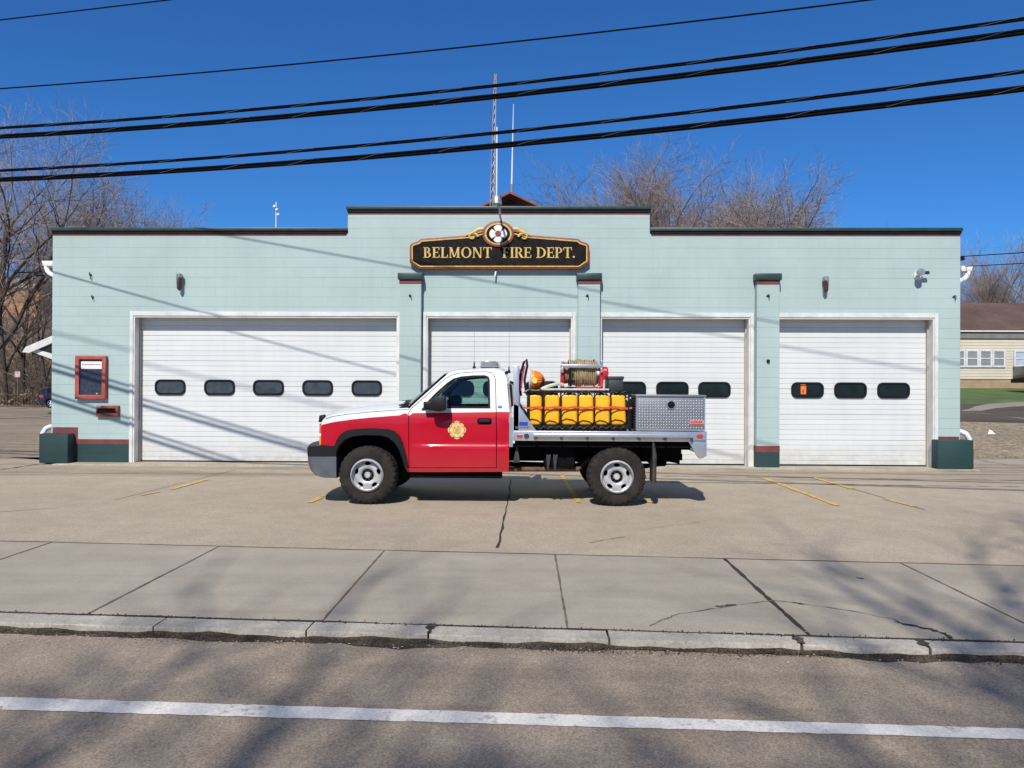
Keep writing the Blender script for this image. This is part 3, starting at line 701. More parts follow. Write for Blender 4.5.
# serif letters
LW = {'B': .74, 'E': .70, 'L': .68, 'M': 1.06, 'O': .96, 'N': .92, 'T': .80, 'F': .66, 'I': .36, 'R': .82, 'D': .90, 'P': .72, '.': .24}
def ltr(mb, ch, x, z, h, y0):
    S = .19*h; t_ = .075*h; w_ = LW[ch]*h
    n = [0]
    def pr(P):
        n[0] += 1; d = n[0]*.0003
        mb.prism([(x+a, z+b) for a, b in P], y0-.012-d, y0+d)
    def bx(a, b, c, d): pr([(a, c), (b, c), (b, d), (a, d)])
    def stem(a, ser=True, top=True, bot=True):
        bx(a, a+S, 0, h); k = .09*h
        if bot: bx(a-k, a+S+k, 0, t_*.8)
        if top: bx(a-k, a+S+k, h-t_*.8, h)
    def bowl(cx_, cz_, rx, rz, a0, a1, th, tv):
        m = 14; O = []; I = []
        for i in range(m+1):
            a = math.radians(a0+(a1-a0)*i/m); O.append((cx_+rx*math.cos(a), cz_+rz*math.sin(a))); I.append((cx_+(rx-th)*math.cos(a), cz_+(rz-tv)*math.sin(a)))
        for i in range(m): pr([O[i], O[i+1], I[i+1], I[i]])
    k = .09*h
    if ch == 'I': stem(k)
    elif ch == '.': pr([(a*h+.1*h, b*h+.1*h) for a, b in circ(0, 0, .1, .1, 10)])
    elif ch in 'EF':
        stem(k, bot=True); bx(k, w_-.02*h, h-t_, h); bx(w_-.09*h, w_-.02*h, h-.26*h, h); bx(k, .78*w_, .47*h, .47*h+t_); bx(.74*w_, .80*w_, .38*h, .64*h)
        if ch == 'E': bx(k, w_, 0, t_); bx(w_-.07*h, w_, 0, .28*h)
    elif ch == 'L': stem(k); bx(k, w_, 0, t_); bx(w_-.07*h, w_, 0, .30*h)
    elif ch == 'T':
        c0 = w_/2-S/2; bx(c0, c0+S, 0, h); bx(c0-k, c0+S+k, 0, t_*.8); bx(0, w_, h-t_, h); bx(0, .07*h, h-.27*h, h); bx(w_-.07*h, w_, h-.27*h, h)
    elif ch == 'D': stem(k); bowl(.32*h, .5*h, w_-.32*h, .5*h, -90, 90, S, t_)
    elif ch == 'O': bowl(w_/2, .5*h, w_/2, .52*h, 0, 180, S, t_); bowl(w_/2, .5*h, w_/2, .52*h, 180, 360, S, t_)
    elif ch in 'PR':
        stem(k); bowl(.34*h, .72*h, w_*(.96 if ch == 'P' else .86)-.34*h, .28*h, -90, 90, S*.9, t_)
        if ch == 'R': pr([(.36*h, .46*h), (.54*h, .46*h), (w_+.04*h, 0), (w_-.20*h, 0)]); bx(w_-.22*h, w_+.07*h, 0, t_*.8)
    elif ch == 'B': stem(k); bowl(.34*h, .75*h, w_*.86-.34*h, .25*h, -90, 90, S*.85, t_); bowl(.34*h, .27*h, w_*.98-.34*h, .27*h, -90, 90, S*.95, t_)
    elif ch == 'N':
        bx(k, k+t_*1.2, 0, h); bx(w_-k-t_*1.2, w_-k, 0, h); pr([(k*.6, h), (k+S*1.05, h), (w_-k, 0), (w_-k-S*.75, 0)])
        bx(0, k*2+t_, 0, t_*.8); bx(w_-2*k-t_, w_, h-t_*.8, h); bx(0, k+S*.6, h-t_*.8, h)
    elif ch == 'M':
        bx(k, k+t_*1.2, 0, h); bx(w_-k-S, w_-k, 0, h); pr([(k*.6, h), (k+S, h), (w_/2+.03*h, .06*h), (w_/2-.10*h, .06*h)]); pr([(w_-k-S*.9, h), (w_-k-.02*h, h), (w_/2+.03*h, .06*h), (w_/2-.04*h, .06*h)])
        bx(0, k*2+t_, 0, t_*.8); bx(w_-2*k-S, w_, 0, t_*.8); bx(0, k+S*.5, h-t_*.8, h); bx(w_-k-S, w_, h-t_*.8, h)
    return w_
def word(s_, xa, xb, z, h, y0):
    tot = sum(LW[c] for c in s_)*h
    gap = (xb-xa-tot)/(len(s_)-1); x = xa; m = MB()
    for c in s_: x += ltr(m, c, x, z, h, y0)+gap
    return m
zb = SG(500, 348)[1]; hh = SG(500, 294)[1]-zb
for wd, a, b in (('BELMONT', 120, 470), ('FIRE', 525, 672), ('DEPT.', 698, 897)):
    word(wd, SG(a, 300)[0], SG(b, 300)[0], zb, hh, YS-.0045).build('lettering', m_gold, sg, o, recalc=True, smooth=0)
p = onY(495.7, 271, YS)
tag(MB().tube([(p.x, YF-.01, p.z+.02), (p.x, YF-.06, p.z), (p.x-.02, YF-.09, p.z-.13)], .018, 8).build('conduit_stub', m_pvc, origin=(p.x, YF, p.z)), 'short white conduit stub sticking out under the name board', 'conduit')
# gooseneck lamp over sign
lp = onY(496.7, 201, 14.95); bz = 5.05
r = thing('gooseneck_lamp', 'grey dome flood lamp on a curved arm over the name board', 'lamp', (lp.x+.06, YF, bz)); o = r.location
gx = onY(501.5, 219, YF).x
MB().tube([(gx, YF-.01, bz-.03), (gx-.02, YF-.25, bz+.02), (lp.x+.05, YF-.70, bz+.14), (lp.x+.02, 14.98, lp.z-.10), (lp.x, 14.95, lp.z)], .022, 8).lathe([(.06, -.02), (.06, -.001)], (gx, YF, bz-.03), 'y', 12).build('arm', m_steel, r, o)
MB().lathe([(.0, .12), (.05, .11), (.085, .06), (.10, 0), (.105, -.06), (.085, -.065), (.0, -.03)], (lp.x, 14.95, lp.z), 'z', 20).build('lamp_head', m_steel, r, o)
# ------------------------------------------------------------ roof antennas
m_galv = M('tower_steel', (.36, .31, .29), .5, .4, var=.3, sc=5)
b0, t0 = onY(491, 207, 20), onY(495.3, 74, 20); zb_, zt = 4.41, t0.z
bx_ = b0.x-.01; r = thing('lattice_mast', 'tall tapering lattice radio mast on the roof behind the name board', 'radio mast', (bx_, 20.0, zb_)); o = r.location
legs = []
for k in range(3):
    a = math.radians(90+120*k+15)
    legs.append([Vector((bx_+(t0.x-bx_)*t+(.092-.066*t)*math.cos(a), 20+(.092-.066*t)*math.sin(a), zb_+(zt-zb_)*t)) for t in [i/24 for i in range(25)]])
for L in legs: MB().tube(L, .013, 6).build('leg', m_galv, r, o)
m = MB()
for i in range(24):
    for k in range(3):
        m.tube([legs[k][i], legs[(k+1) % 3][i+1]], .005, 4); m.tube([legs[k][i], legs[(k+1) % 3][i]], .004, 4)
m.build('lacing', m_galv, r, o)
def whip(u0, v0, u1, v1, Y, r0, r1, lb, name='whip_antenna', zb=4.41, mat=m_pvc):
    a, b = onY(u0, v0, Y), onY(u1, v1, Y)
    rt = thing(name, lb, 'antenna', (a.x, Y, zb)); o = rt.location
    MB().tube([(a.x, Y, zb), (a.x, Y, a.z)], r0*1.5, 8).build('mast', m_steel, rt, o)
    MB().tube([a, (a+b)/2, b], [r0, (r0+r1)/2, r1], 8).build('whip', mat, rt, o); return rt
whip(496.6, 196, 497, 127, 19.6, .022, .018, 'shorter pale rod antenna standing against the lattice mast')
whip(511.7, 184, 513.5, 104, 21, .026, .008, 'thin white whip antenna rising above the roof cupola peak')
a = onY(276, 229, 22); r = thing('wind_gauge', 'slender wind gauge with small white cups on the roof left of the step', 'wind gauge', (a.x, 22, 4.41)); o = r.location
tz = onY(276, 202, 22).z; MB().tube([(a.x, 22, 4.41), (a.x, 22, tz)], .016, 6).build('mast', m_pvc, r, o)
for dx, v in ((-.04, 206.8), (.03, 210), (.075, 215)):
    z = onY(276, v, 22).z; MB().lathe([(.0, .03), (.03, .028), (.045, .0), (.03, -.03), (0, -.035)], (a.x+dx, 21.96, z), 'y', 12).tube([(a.x, 22, z), (a.x+dx, 21.97, z)], .008, 5).build('cup', m_pvc, r, o)
# ------------------------------------------------------------ overhead lines
m_lash = M('lashing_wire', (.10, .10, .10), .8, spec=.1)
def wire(name, lb, a, b, q1, q2, rad, sag=.0030, x0=-45, x1=45, twist=0, cat='power line', gr='overhead lines crossing the street'):
    n1 = ray(*a).cross(ray(*b)); Q1, Q2 = onY(*q1, YF), onY(*q2, YF); n2 = (Q2-Q1).cross(SUN)
    c1, c2 = n1.dot(CAM), n2.dot(Q1)
    def at(X):
        a1, b1, e1 = n1.y, n1.z, c1-n1.x*X; a2, b2, e2 = n2.y, n2.z, c2-n2.x*X; D = a1*b2-a2*b1
        return Vector((X, (e1*b2-e2*b1)/D, (a1*e2-a2*e1)/D))
    xa = -7.6; xb = 5.6
    if abs(a[0]-b[0]) < 300: xa, xb = -9, -6
    pts = []; X = x0
    while X <= x1:
        p = at(X); p.z += sag*(X-xa)*(X-xb); pts.append(p); X += .25 if abs(X) < 14 else 1
    m = MB(); 
    if twist:
        for k in range(2):
            q = [p+Vector((0, 0, (.45 if k else -.5)*rad)) for p in pts]; m.tube(q, rad*(.52 if k else .58), 7)
        m.tube([p+Vector((0, -math.cos(p.x*6.1), math.sin(p.x*6.1)))*rad*1.0 for p in pts], .003, 4, 1)
    else: m.tube(pts, rad, 8)
    tag(m.build(name, [m_wire, m_lash], origin=at(0)), lb, cat, gr)
wire('power_line', 'upper cable of the upper pair of black overhead cables', (0, 129.4), (1024, 18), (51.7, 370), (313, 434), .022, twist=1)
wire('power_line', 'thicker lower cable of the upper pair of black overhead cables', (0, 138), (1024, 31), (51.7, 376.6), (313, 439), .036, twist=1)
wire('power_line', 'upper cable of the lower pair of black overhead cables', (0, 172), (1024, 70), (51.7, 401), (274, 460), .022, twist=1)
wire('power_line', 'thicker lower cable of the lower pair of black overhead cables', (0, 181), (1024, 87), (51.7, 407), (251, 460), .036, twist=1)
wire('power_line', 'thin single wire above the cable pairs running the width of the sky', (0, 91), (845, 0), (51.7, 276), (212, 315), .012, .002)
wire('power_line', 'short bit of thin wire across the top left corner of the sky', (0, 20), (168, 0), (212, 233), (400, 266), .011, 0)
for s_, rad, lb in (((-9.5, 3.0), .014, 'telephone wire passing overhead above the picture and shading the wall'),):
    Q1, Q2 = onY(63, 335, YF), onY(400, 412, YF); P1, P2 = Q1-SUN*(9.2/1*1.2), Q2-SUN*(10.4*1.2); d = (P2-P1)/(P2.x-P1.x)
    tag(MB().tube([P1+d*x for x in (-30, -10, 0, 10, 40)], rad, 6).build('power_line', m_wire), lb, 'power line', 'overhead lines crossing the street')
# service drops at the right corner
mt = onY(961, 261, YF+.5); mt.x = XR+.12
tag(MB().box(XR+.001, XR+.30, YF+.38, YF+.62, mt.z+.0, mt.z+.07).build('service_bracket', m_black, origin=(XR, YF+.5, mt.z)), 'black cable bracket on the right side wall under the roof edge', 'bracket', None)
def drop(a, b, c_, rad, lb):
    b = a+(b-a)*5; c_ *= 4
    m = MB(); pts = []
    for i in range(15):
        t = i/14; p = a.lerp(b, t); p.z -= c_*4*t*(1-t); pts.append(p)
    m.tube(pts, rad, 6); return m, pts
m, pts = drop(Vector((XR+.02, YF+.5, 4.38)), onY(1190, 218, 11.5), .12, .009, '')
lo = [Vector((XR+.03, YF+.5, 4.36+.0))+Vector((.30*math.sin(a)*.6, 0, -.18+.18*math.cos(a))) for a in [i*.35 for i in range(10)]]
m.tube(lo, .008, 6); tag(m.build('service_wire', m_wire), 'upper service wire with a drip loop at the right corner of the building', 'wire', 'service wires at the right corner')
m, pts = drop(Vector((XR+.28, YF+.5, mt.z-.12)), onY(1190, 238, 11.5), .08, .008, ''); tag(m.build('service_wire', m_wire), 'lower service wire leaving the right corner of the building', 'wire', 'service wires at the right corner')
# ------------------------------------------------------------ bare trees
def make_tree(H, seed, trunk_r, levels=5, kids=(9, 6, 6, 5), spread=.75, up=.35, first=.25, twig_r=.012, lean=(0, 0), tl=.62, lr=.62):
    R = random.Random(seed); A = MB(); B = MB()
    def grow(p, d, L, r, lv):
        n = 7 if lv == 0 else (5 if lv < 3 else 3)
        pts = [p]; dd = d.copy(); q = p.copy(); wig = .10 if lv == 0 else .30
        for i in range(n):
            dd = (dd+Vector((R.uniform(-wig, wig), R.uniform(-wig, wig), R.uniform(-wig*.6, wig*.6)+(up*.22 if lv else .05)))).normalized()
            q = q+dd*(L/n); pts.append(q.copy())
        end = .35 if lv < levels-1 else .3
        rs = [r*(1-(1-end)*i/n) for i in range(n+1)]
        (A if lv < 3 else B).tube(pts, rs, 8 if lv == 0 else (6 if lv < 2 else (4 if lv < 3 else 3)), cap=lv < 2)
        if lv >= levels-1: return
        k = kids[min(lv, len(kids)-1)]; az = R.uniform(0, 6.28)
        for j in range(k):
            t = first+(1-first)*((j+.6*R.random()+.2)/k) if lv == 0 else .18+.80*((j+.5)/k)
            i = min(n-1, int(t*n)); f = t*n-i; pp = pts[i].lerp(pts[i+1], f); ax_ = (pts[i+1]-pts[i]).normalized()
            az += 2.4+R.uniform(-.5, .5); o = ax_.orthogonal().normalized(); o = Matrix.Rotation(az, 3, ax_) @ o
            sp = spread*R.uniform(.75, 1.25)*(1.0-.35*t if lv == 0 else 1)
            nd = (ax_*math.cos(sp)+o*math.sin(sp)).normalized()
            cl = L*(lr if lv else lr*.62/tl)*R.uniform(.75, 1.15)*(1.15-.40*t if lv == 0 else 1.1-.45*t)
            grow(pp, nd, cl, max(twig_r*.7, rs[i]*R.uniform(.42, .62)), lv+1)
        if lv: grow(pts[-1], dd, L*.5, rs[-1]*.9, lv+1)
    grow(Vector((0, 0, -.3)), Vector((lean[0], lean[1], 1)).normalized(), H*tl, trunk_r, 0)
    return A, B
def plant_tree(AB, name, label, loc, mats, group, cat='tree', scale=1, rz=0):
    r = thing(name, label, cat, loc, group); r.scale = (scale,)*3; r.rotation_euler = (0, 0, rz)
    a = AB[0].build('trunk', mats[0], r, recalc=False, smooth=60); b = AB[1].build('crown', mats[1], r, recalc=False, smooth=0); return r
def retree(src, label, loc, scale, rz, tilt=0):
    c = copy_tree(src); c['label'] = label; c.location = loc; c.scale = (scale,)*3; c.rotation_euler = (0, tilt, rz); return c
def ph(AB): z = sorted(v[2] for v in AB[1].v); return z[int(len(z)*.985)]
def sc_top(AB, loc, v, u=512): return (onY(u, v, loc[1]).z-loc[2])/ph(AB)
def gp(u, Y): x = onY(u, 388, Y).x; return Vector((x, Y, hgt(x, Y)-.1))
GB = 'bare trees behind the fire station'
def put(AB, src, u, Y, v, rz, label, grp, mats=None):
    loc = gp(u, Y); sc = sc_top(AB, loc, v, u)
    if src is None: return plant_tree(AB, 'bare_tree', label, loc, mats, grp, scale=sc, rz=rz)
    c = retree(src, label, loc, sc, rz); c['group'] = grp; return c
protoA = make_tree(14, 11, .24, 5, (13, 7, 7, 5), .55, .20, .30, .011, tl=.55, lr=.64)
tA = put(protoA, None, 664, 60, 158, 0, 'tallest bare dark tree behind the roof just right of the name board', GB, (m_barkd, m_twig))
protoB = make_tree(13, 23, .22, 5, (15, 7, 7, 5), .66, .12, .28, .011, tl=.46, lr=.58)
tB = put(protoB, None, 768, 66, 182, 0, 'broad bare tree with a round brown crown farthest right above the roof', GB, (m_bark, m_twig))
protoC = make_tree(12, 37, .16, 5, (13, 7, 6, 5), .60, .22, .28, .011, tl=.48, lr=.62)
tC = put(protoC, None, 628, 64, 162, 0, 'narrow bare tree second from the left among those right of the name board', GB, (m_bark, m_twig))
put(protoC, tC, 606, 66, 164, 2.0, 'bare tree farthest left of those right of the name board, low above the parapet', GB)
put(protoB, tB, 705, 68, 192, 1.1, 'low bushy bare tree in front of the broad crowns right of the roof step', GB)
put(protoB, tB, 735, 70, 184, 2.6, 'bare tree with hazy twigs between the tall dark tree and the farthest right crown', GB)
put(protoC, tC, 684, 72, 176, 4.0, 'slim bare tree rising beside the roof step behind the tallest tree', GB)
put(protoA, tA, 790, 72, 200, 2.0, 'small bare tree at the right end of the row over the roof', GB)
GL = 'bare trees left of the fire station'
protoL = make_tree(17, 5, .24, 5, (12, 7, 6, 5), .85, .20, .30, .011, lean=(.07, 0), tl=.55, lr=.66)
protoD = make_tree(12, 51, .13, 5, (8, 5, 4, 4), .75, .5, .25, .012)
tD = put(protoD, None, 24, 60, 185, 0, 'thin bare tree behind the white downspout at the left corner', GL, (m_barkd, m_twig))
l0 = Vector((onY(-16, 388, 36).x, 36, -.1))
tL = plant_tree(protoL, 'bare_tree', 'largest bare tree at the left edge of the picture with dark forking limbs', l0, (m_barkd, m_twig), GL, scale=sc_top(protoL, l0, 78), rz=.6)
for AB, src, u, Y, v, rz, lb in ((protoB, tB, 80, 62, 184, .5, 'bare tree showing above the left part of the flat roof, leftmost of three'), (protoA, tA, 114, 66, 188, 2.2, 'bare tree with upright limbs above the left roof edge, middle of three'),
                          (protoB, tB, 158, 70, 208, 3.6, 'low bare tree fading out above the left roof edge, rightmost of three'),
                          (protoD, tD, 45, 58.5, 240, 4.4, 'bare tree leaning out of the thicket near the left wall edge'),
                          (protoD, tD, 6, 59, 205, 5.2, 'bare tree growing from the thicket in front of the orange brick building'),
                          (protoD, tD, -22, 50, 120, 1.2, 'bare tree partly cut off by the left edge of the picture')):
    put(AB, src, u, Y, v, rz, lb, GL)
GR = 'bare trees behind the house with brown roof'
for AB, src, u, Y, v, rz, lb in ((protoC, tC, 1002, 72, 232, 0.3, 'tallest thin bare tree behind the brown roof at right'), (protoA, tA, 985, 66, 268, 2.1, 'bare tree with a crooked stem behind the brown roof at right'),
                          (protoC, tC, 966, 74, 262, 3.3, 'thin bare sapling close to the right wall corner above the brown roof'), (protoB, tB, 1036, 64, 262, 4.3, 'bare tree spreading over the brown roof from the right edge'),
                          (protoA, tA, 1075, 70, 225, .9, 'bare tree cut off by the right edge of the picture')):
    put(AB, src, u, Y, v, rz, lb, GR)
# trees on the near side of the street, their limbs shade the road
GN = 'street trees on the near side of the road'
protoS = make_tree(20, 91, .50, 4, (14, 6, 6), .80, .40, .30, .034)
tS = plant_tree(protoS, 'street_tree', 'street tree outside the picture whose limbs shade the right of the road', (3.4, -13.9, -.2), (m_bark, m_twig), GN, scale=1.10, rz=.8)
for (x, y), sc, rz, lb in (((-4.6, -14.6), 1.12, 2.9, 'street tree outside the picture whose limbs shade the left of the road'), ((8.4, -14.4), .98, 4.0, 'street tree outside the picture shading the sidewalk at right'),
                         ((-.6, -16.6), 1.16, 5.3, 'street tree outside the picture shading the middle of the road'), ((-12.5, -15.0), 1.1, 1.3, 'street tree outside the picture beyond the left of the road')):
    retree(tS, lb, (x, y, -.2), sc, rz)
# ------------------------------------------------------------ thicket on the bank
R = random.Random(77); mb = MB()
for i in range(3000):
    x = R.uniform(-62, -26); y = 57.8+abs(R.gauss(0, 9)); z = hgt(x, y)-.1
    if y > 90: continue
    h = R.uniform(.8, 3.6)*(1 if y < 75 else .7); lx, ly = R.uniform(-.6, .6), R.uniform(-.4, .2); r = R.uniform(.012, .035)
    p = Vector((x, y, z)); pts = [p, p+Vector((lx*h*.25, ly*h*.3, h*.55)), p+Vector((lx*h*.8, ly*h, h))]
    mb.tube(pts, [r, r*.7, r*.25], 3, R.choice((0, 0, 1, 2)), cap=False)
    for j in range(R.randint(3, 6)):
        t = R.uniform(.3, 1); q = pts[0].lerp(pts[1], t) if R.random() < .5 else pts[1].lerp(pts[2], t)
        e = q+Vector((R.uniform(-1, 1), R.uniform(-.8, .8), R.uniform(-.2, .9)))*h*.35
        mb.tube([q, q.lerp(e, .5)+Vector((0, 0, R.uniform(-.1, .15))), e], [r*.5, r*.35, r*.15], 3, R.choice((0, 1, 2)), cap=False)
m_twig2 = M('dry_brush', (.27, .205, .13), .9, var=.35, sc=2); m_twig3 = M('dark_brush', (.085, .068, .05), .95, var=.3, sc=2)
tag(mb.build('thicket', [m_twig, m_twig2, m_twig3], recalc=False, smooth=0), 'tangled leafless brown brush covering the bank left of the building', 'brush', kind='stuff')
# withered leaf clumps
mb = MB()
for c_ in range(260):
    x = R.uniform(-60, -27); y = 58+abs(R.gauss(0, 8)); z = hgt(x, y); s_ = R.uniform(.5, 1.5)
    for k in range(26):
        q = Vector((x+R.gauss(0, s_*.6), y+R.gauss(0, s_*.5), z+abs(R.gauss(0, s_*.6)))); a = R.uniform(.06, .16)
        d1 = Vector((R.uniform(-1, 1), R.uniform(-1, 1), R.uniform(-1, 1))).normalized(); d2 = d1.orthogonal().normalized()
        mb.add([q-d1*a, q+d2*a*.5, q+d1*a, q-d2*a*.5], [(0, 1, 2, 3)], R.choice((0, 0, 1)))
tag(mb.build('withered_leaves', [m_twig2, m_hill], recalc=False, smooth=0), 'withered tan leaves caught in the brush on the bank', 'leaves', kind='stuff')
terr('bank', -75, -20, 57.4, 95, .015, m_hill, 40, 30)
# ------------------------------------------------------------ brick building up the bank
a, b = onY(-60, 330, 92), onY(40, 281, 92)
bk = thing('brick_building', 'orange brick building with a pale cornice up on the bank behind the trees', 'building', ((a.x+b.x)/2, 92, hgt(b.x, 92))); o = bk.location
z0 = hgt(b.x, 92)-1
MB().box(a.x, b.x, 92, 104, z0, b.z-.9).build('wall', m_brick, bk, o)
MB().box(a.x-.3, b.x+.3, 91.7, 104.3, b.z-.895, b.z-.35).build('cornice', M('pale_cornice', (.50, .47, .42), .8), bk, o)
MB().box(a.x, b.x, 92, 104, b.z-.349, b.z+.1).build('parapet', m_brick, bk, o)
# small sign in the thicket
p = onY(18, 374, 57.2); r = thing('roadside_sign', 'small pinkish white sign on a post standing in the thicket', 'sign', (p.x, 57.2, 0)); o = r.location
MB().box(p.x-.20, p.x+.20, 57.14, 57.17, p.z-.24, p.z+.20).build('panel', M('faded_sign', (.50, .38, .38), .7, var=.4, sc=4), r, o)
MB().box(p.x-.02, p.x+.02, 57.175, 57.22, -.1, p.z+.1).build('post', m_bark, r, o)
# ------------------------------------------------------------ house on the right
Y0 = 50.0; bz = onY(980, 386, Y0).z; e = onY(975, 330, Y0-.5); rd = onY(975, 302.8, 55)
m_sid = NT('cream_siding'); cs = m_sid.ramp(m_sid.noise(.6, 4), [(.3, (.56, .49, .37)), (.7, (.64, .57, .44))]); m_sid.l(cs, m_sid.b.inputs['Base Color']); m_sid = m_sid.m
m_shg = NT('brown_shingle'); q = m_shg
cs = q.ramp(q.noise(.5, 5), [(.3, (.075, .045, .035)), (.7, (.135, .082, .062))]); cs = q.mix(1.0, cs, q.ramp(q.noise(7, 3, .6, q.coord((1, 1, 6))), [(.3, .65), (.7, 1.3)]), 'MULTIPLY'); q.l(cs, q.b.inputs['Base Color']); q.b.inputs['Roughness'].default_value = .95; m_shg = q.m
hx0, hx1 = 17.5, 46.0
hs = thing('house', 'long cream house with brown shingle roof and a row of white framed windows', 'house', ((hx0+hx1)/2, Y0, bz)); o = hs.location
mb = MB(); z = bz+.45; k = .18
rows = []
while z < e.z-.1: rows += [[(hx0, Y0-.02, z), (hx1, Y0-.02, z)], [(hx0, Y0, z+k), (hx1, Y0, z+k)]]; z += k
mb.grid(rows); mb.box(hx0, hx1, Y0+.01, Y0+10, bz+.45, e.z)
mb.build('wall', m_sid, hs, o, recalc=False, smooth=0)
MB().box(hx0+.05, hx1-.05, Y0+.03, Y0+9.9, bz-1.2, bz+.45).build('foundation', M('tan_block', (.36, .25, .16), .9, bump=.4, bsc=8), hs, o)
rf = MB(); th = .15
rf.prism([(Y0-.14, e.z), (55, rd.z), (60.6, e.z), (60.6, e.z-th), (55, rd.z-th), (Y0-.14, e.z-th)], hx0-.5, hx1+.5, ax='x')
rf = rf.build('roof', m_shg, hs, o)
MB().box(hx0-.5, hx1+.5, Y0-.20, Y0-.145, e.z-.09, e.z+.0).build('gutter', m_trim, rf, o)
MB().box(hx0-.4, hx1+.4, Y0-.10, Y0-.02, e.z-.50, e.z-.2).build('soffit', M('soffit_grey', (.20, .19, .17), .8), hs, o)
def hwin(u0, u1, v0, v1, mt=m_dglass2, rail=True):
    a, b = onY(u0, v1, Y0), onY(u1, v0, Y0); x0, x1, z0, z1 = a.x, b.x, a.z, b.z; t = .11
    m = MB().box(x0-t, x1+t, Y0-.09, Y0-.03, z1, z1+t).box(x0-t, x1+t, Y0-.09, Y0-.03, z0-t, z0).box(x0-t, x0, Y0-.09, Y0-.03, z0, z1).box(x1, x1+t, Y0-.09, Y0-.03, z0, z1)
    if rail: m.box(x0, x1, Y0-.08, Y0-.04, (z0+z1)/2-.03, (z0+z1)/2+.03)
    f = m.build('window', m_trim, hs, o); MB().box(x0, x1, Y0-.055, Y0-.03, z0, z1).build('pane', mt, f, o)
m_pane = M('blind_pane', (.24, .25, .26), .2, var=.15, sc=2)
for u in (953.5, 966.9, 980.2, 993.5): hwin(u, u+9.6, 351.5, 365.6, m_pane)
hwin(1015, 1030, 352, 365.5, M('pale_blue_pane', (.42, .48, .58), .3))
hwin(1060, 1070, 351.5, 365.6, m_pane); hwin(1073.5, 1083.5, 351.5, 365.6, m_pane)
# ------------------------------------------------------------ parked vehicles
def wheel_simple(par, o, x, y, z, r, wd, s, rimmat=m_steel, pitched=True):
    w_ = MB().lathe([(r*.62, -wd/2), (r*.93, -wd/2), (r, -wd*.3), (r, wd*.3), (r*.93, wd/2), (r*.62, wd/2)], (x, y, z), 'y', 24, closed=True).build('wheel', m_rubber, par, o)
    m = MB()
    yy = y+s*wd*.42
    m.lathe([(r*.66, -.02), (r*.66, .02), (r*.58, .02), (r*.58, -.02)], (x, yy, z), 'y', 24, closed=True).lathe([(.0, -.02), (r*.16, -.02), (r*.16, .02), (0, .02)], (x, yy, z), 'y', 12)
    for k in range(5):
        a = k*2*math.pi/5; c_, s__ = math.cos(a), math.sin(a)
        P = [(x+c_*r*.12-s__*r*.09, z+s__*r*.12+c_*r*.09), (x+c_*r*.6-s__*r*.12, z+s__*r*.6+c_*r*.12), (x+c_*r*.6+s__*r*.12, z+s__*r*.6-c_*r*.12), (x+c_*r*.12+s__*r*.09, z+s__*r*.12-c_*r*.09)]
        m.prism(P, yy-.015, yy+.015)
    m.build('rim', rimmat, w_, o)
    MB().lathe([(0, -.01), (r*.6, -.01), (r*.6, .01), (0, .01)], (x, y, z), 'y', 20).build('brake_disc', m_dsteel, w_, o)
m_blue = M('dark_blue_car_paint', (.022, .028, .075), .2, .3, var=.1, coat=1)
m_lens = M('red_lens', (.55, .04, .03), .15, var=.1)
Yc = 55.2; x_r = onY(39.3, 395, Yc).x; gz = .004
car = thing('parked_car', 'dark blue hatchback parked by the thicket and half hidden by the building', 'car', (x_r+2.1, Yc+.85, 0)); o = car.location
def side(pts, x0): return [(x0+a, b) for a, b in pts]
body = side([(.05, .35), (0, .62), (.06, .95), (.25, 1.02), (.42, 1.35), (.7, 1.46), (2.0, 1.48), (2.75, 1.10), (3.9, .95), (4.2, .75), (4.25, .35), (3.75, .30), (3.68, .55), (3.4, .68), (3.12, .55), (3.05, .28), (1.15, .28), (1.08, .55), (.80, .68), (.52, .55), (.45, .30)], x_r)
cb = MB().prism(body, Yc, Yc+1.7).build('body', m_blue, car, o, bevel=.05)
MB().prism(side([(.52, 1.05), (.66, 1.36), (1.95, 1.39), (2.5, 1.08)], x_r), Yc-.008, Yc+1.708).build('side_glass', m_dglass, car, o)
MB().prism([(Yc+.2, 1.08), (Yc+1.5, 1.08), (Yc+1.4, 1.38), (Yc+.3, 1.38)], x_r+.15, x_r+.42, ax='x').build('rear_window', m_dglass, car, o)
for y in (Yc-.012, Yc+1.50): MB().box(x_r-.01, x_r+.30, y, y+.22, .74, .93).build('tail_light', m_lens, car, o, bevel=.02)
for x in (.80, 3.40):
    for y, s_ in ((Yc+.08, -1), (Yc+1.62, 1)): wheel_simple(car, o, x_r+x, y, .33, .33, .2, s_, m_trim)
# pickup at right edge
Yp = 44; gz = hgt(25, Yp); a = onY(1012.3, 365, Yp+1.9); xb = a.x
pk = thing('parked_pickup', 'dark grey pickup bed parked by the house at the right edge of the picture', 'pickup', (xb+2.6, Yp+.9, gz)); o = pk.location
z1 = onY(1018, 365.5, Yp).z; zl = onY(1018, 375, Yp).z; zk = onY(1018, 380, Yp).z
m_pk = M('charcoal_car_paint', (.06, .06, .066), .25, .3, var=.1, coat=1)
bd = MB().prism([(xb, zk), (xb, z1), (xb+2.1, z1), (xb+2.15, z1+.45), (xb+2.9, z1+.5), (xb+3.5, z1), (xb+5.0, z1-.1), (xb+5.1, zk), (xb+4.7, zk), (xb+4.5, zk+.25), (xb+4.0, zk+.25), (xb+3.8, zk), (xb+1.5, zk), (xb+1.3, zk+.2), (xb+.8, zk+.2), (xb+.6, zk)], Yp, Yp+1.9).build('body', m_pk, pk, o, bevel=.03)
MB().box(xb-.02, xb+2.1, Yp-.012, Yp-.001, zl, z1-.02).build('bed_side', M('bed_side_grey', (.17, .17, .18), .4, var=.1), pk, o)
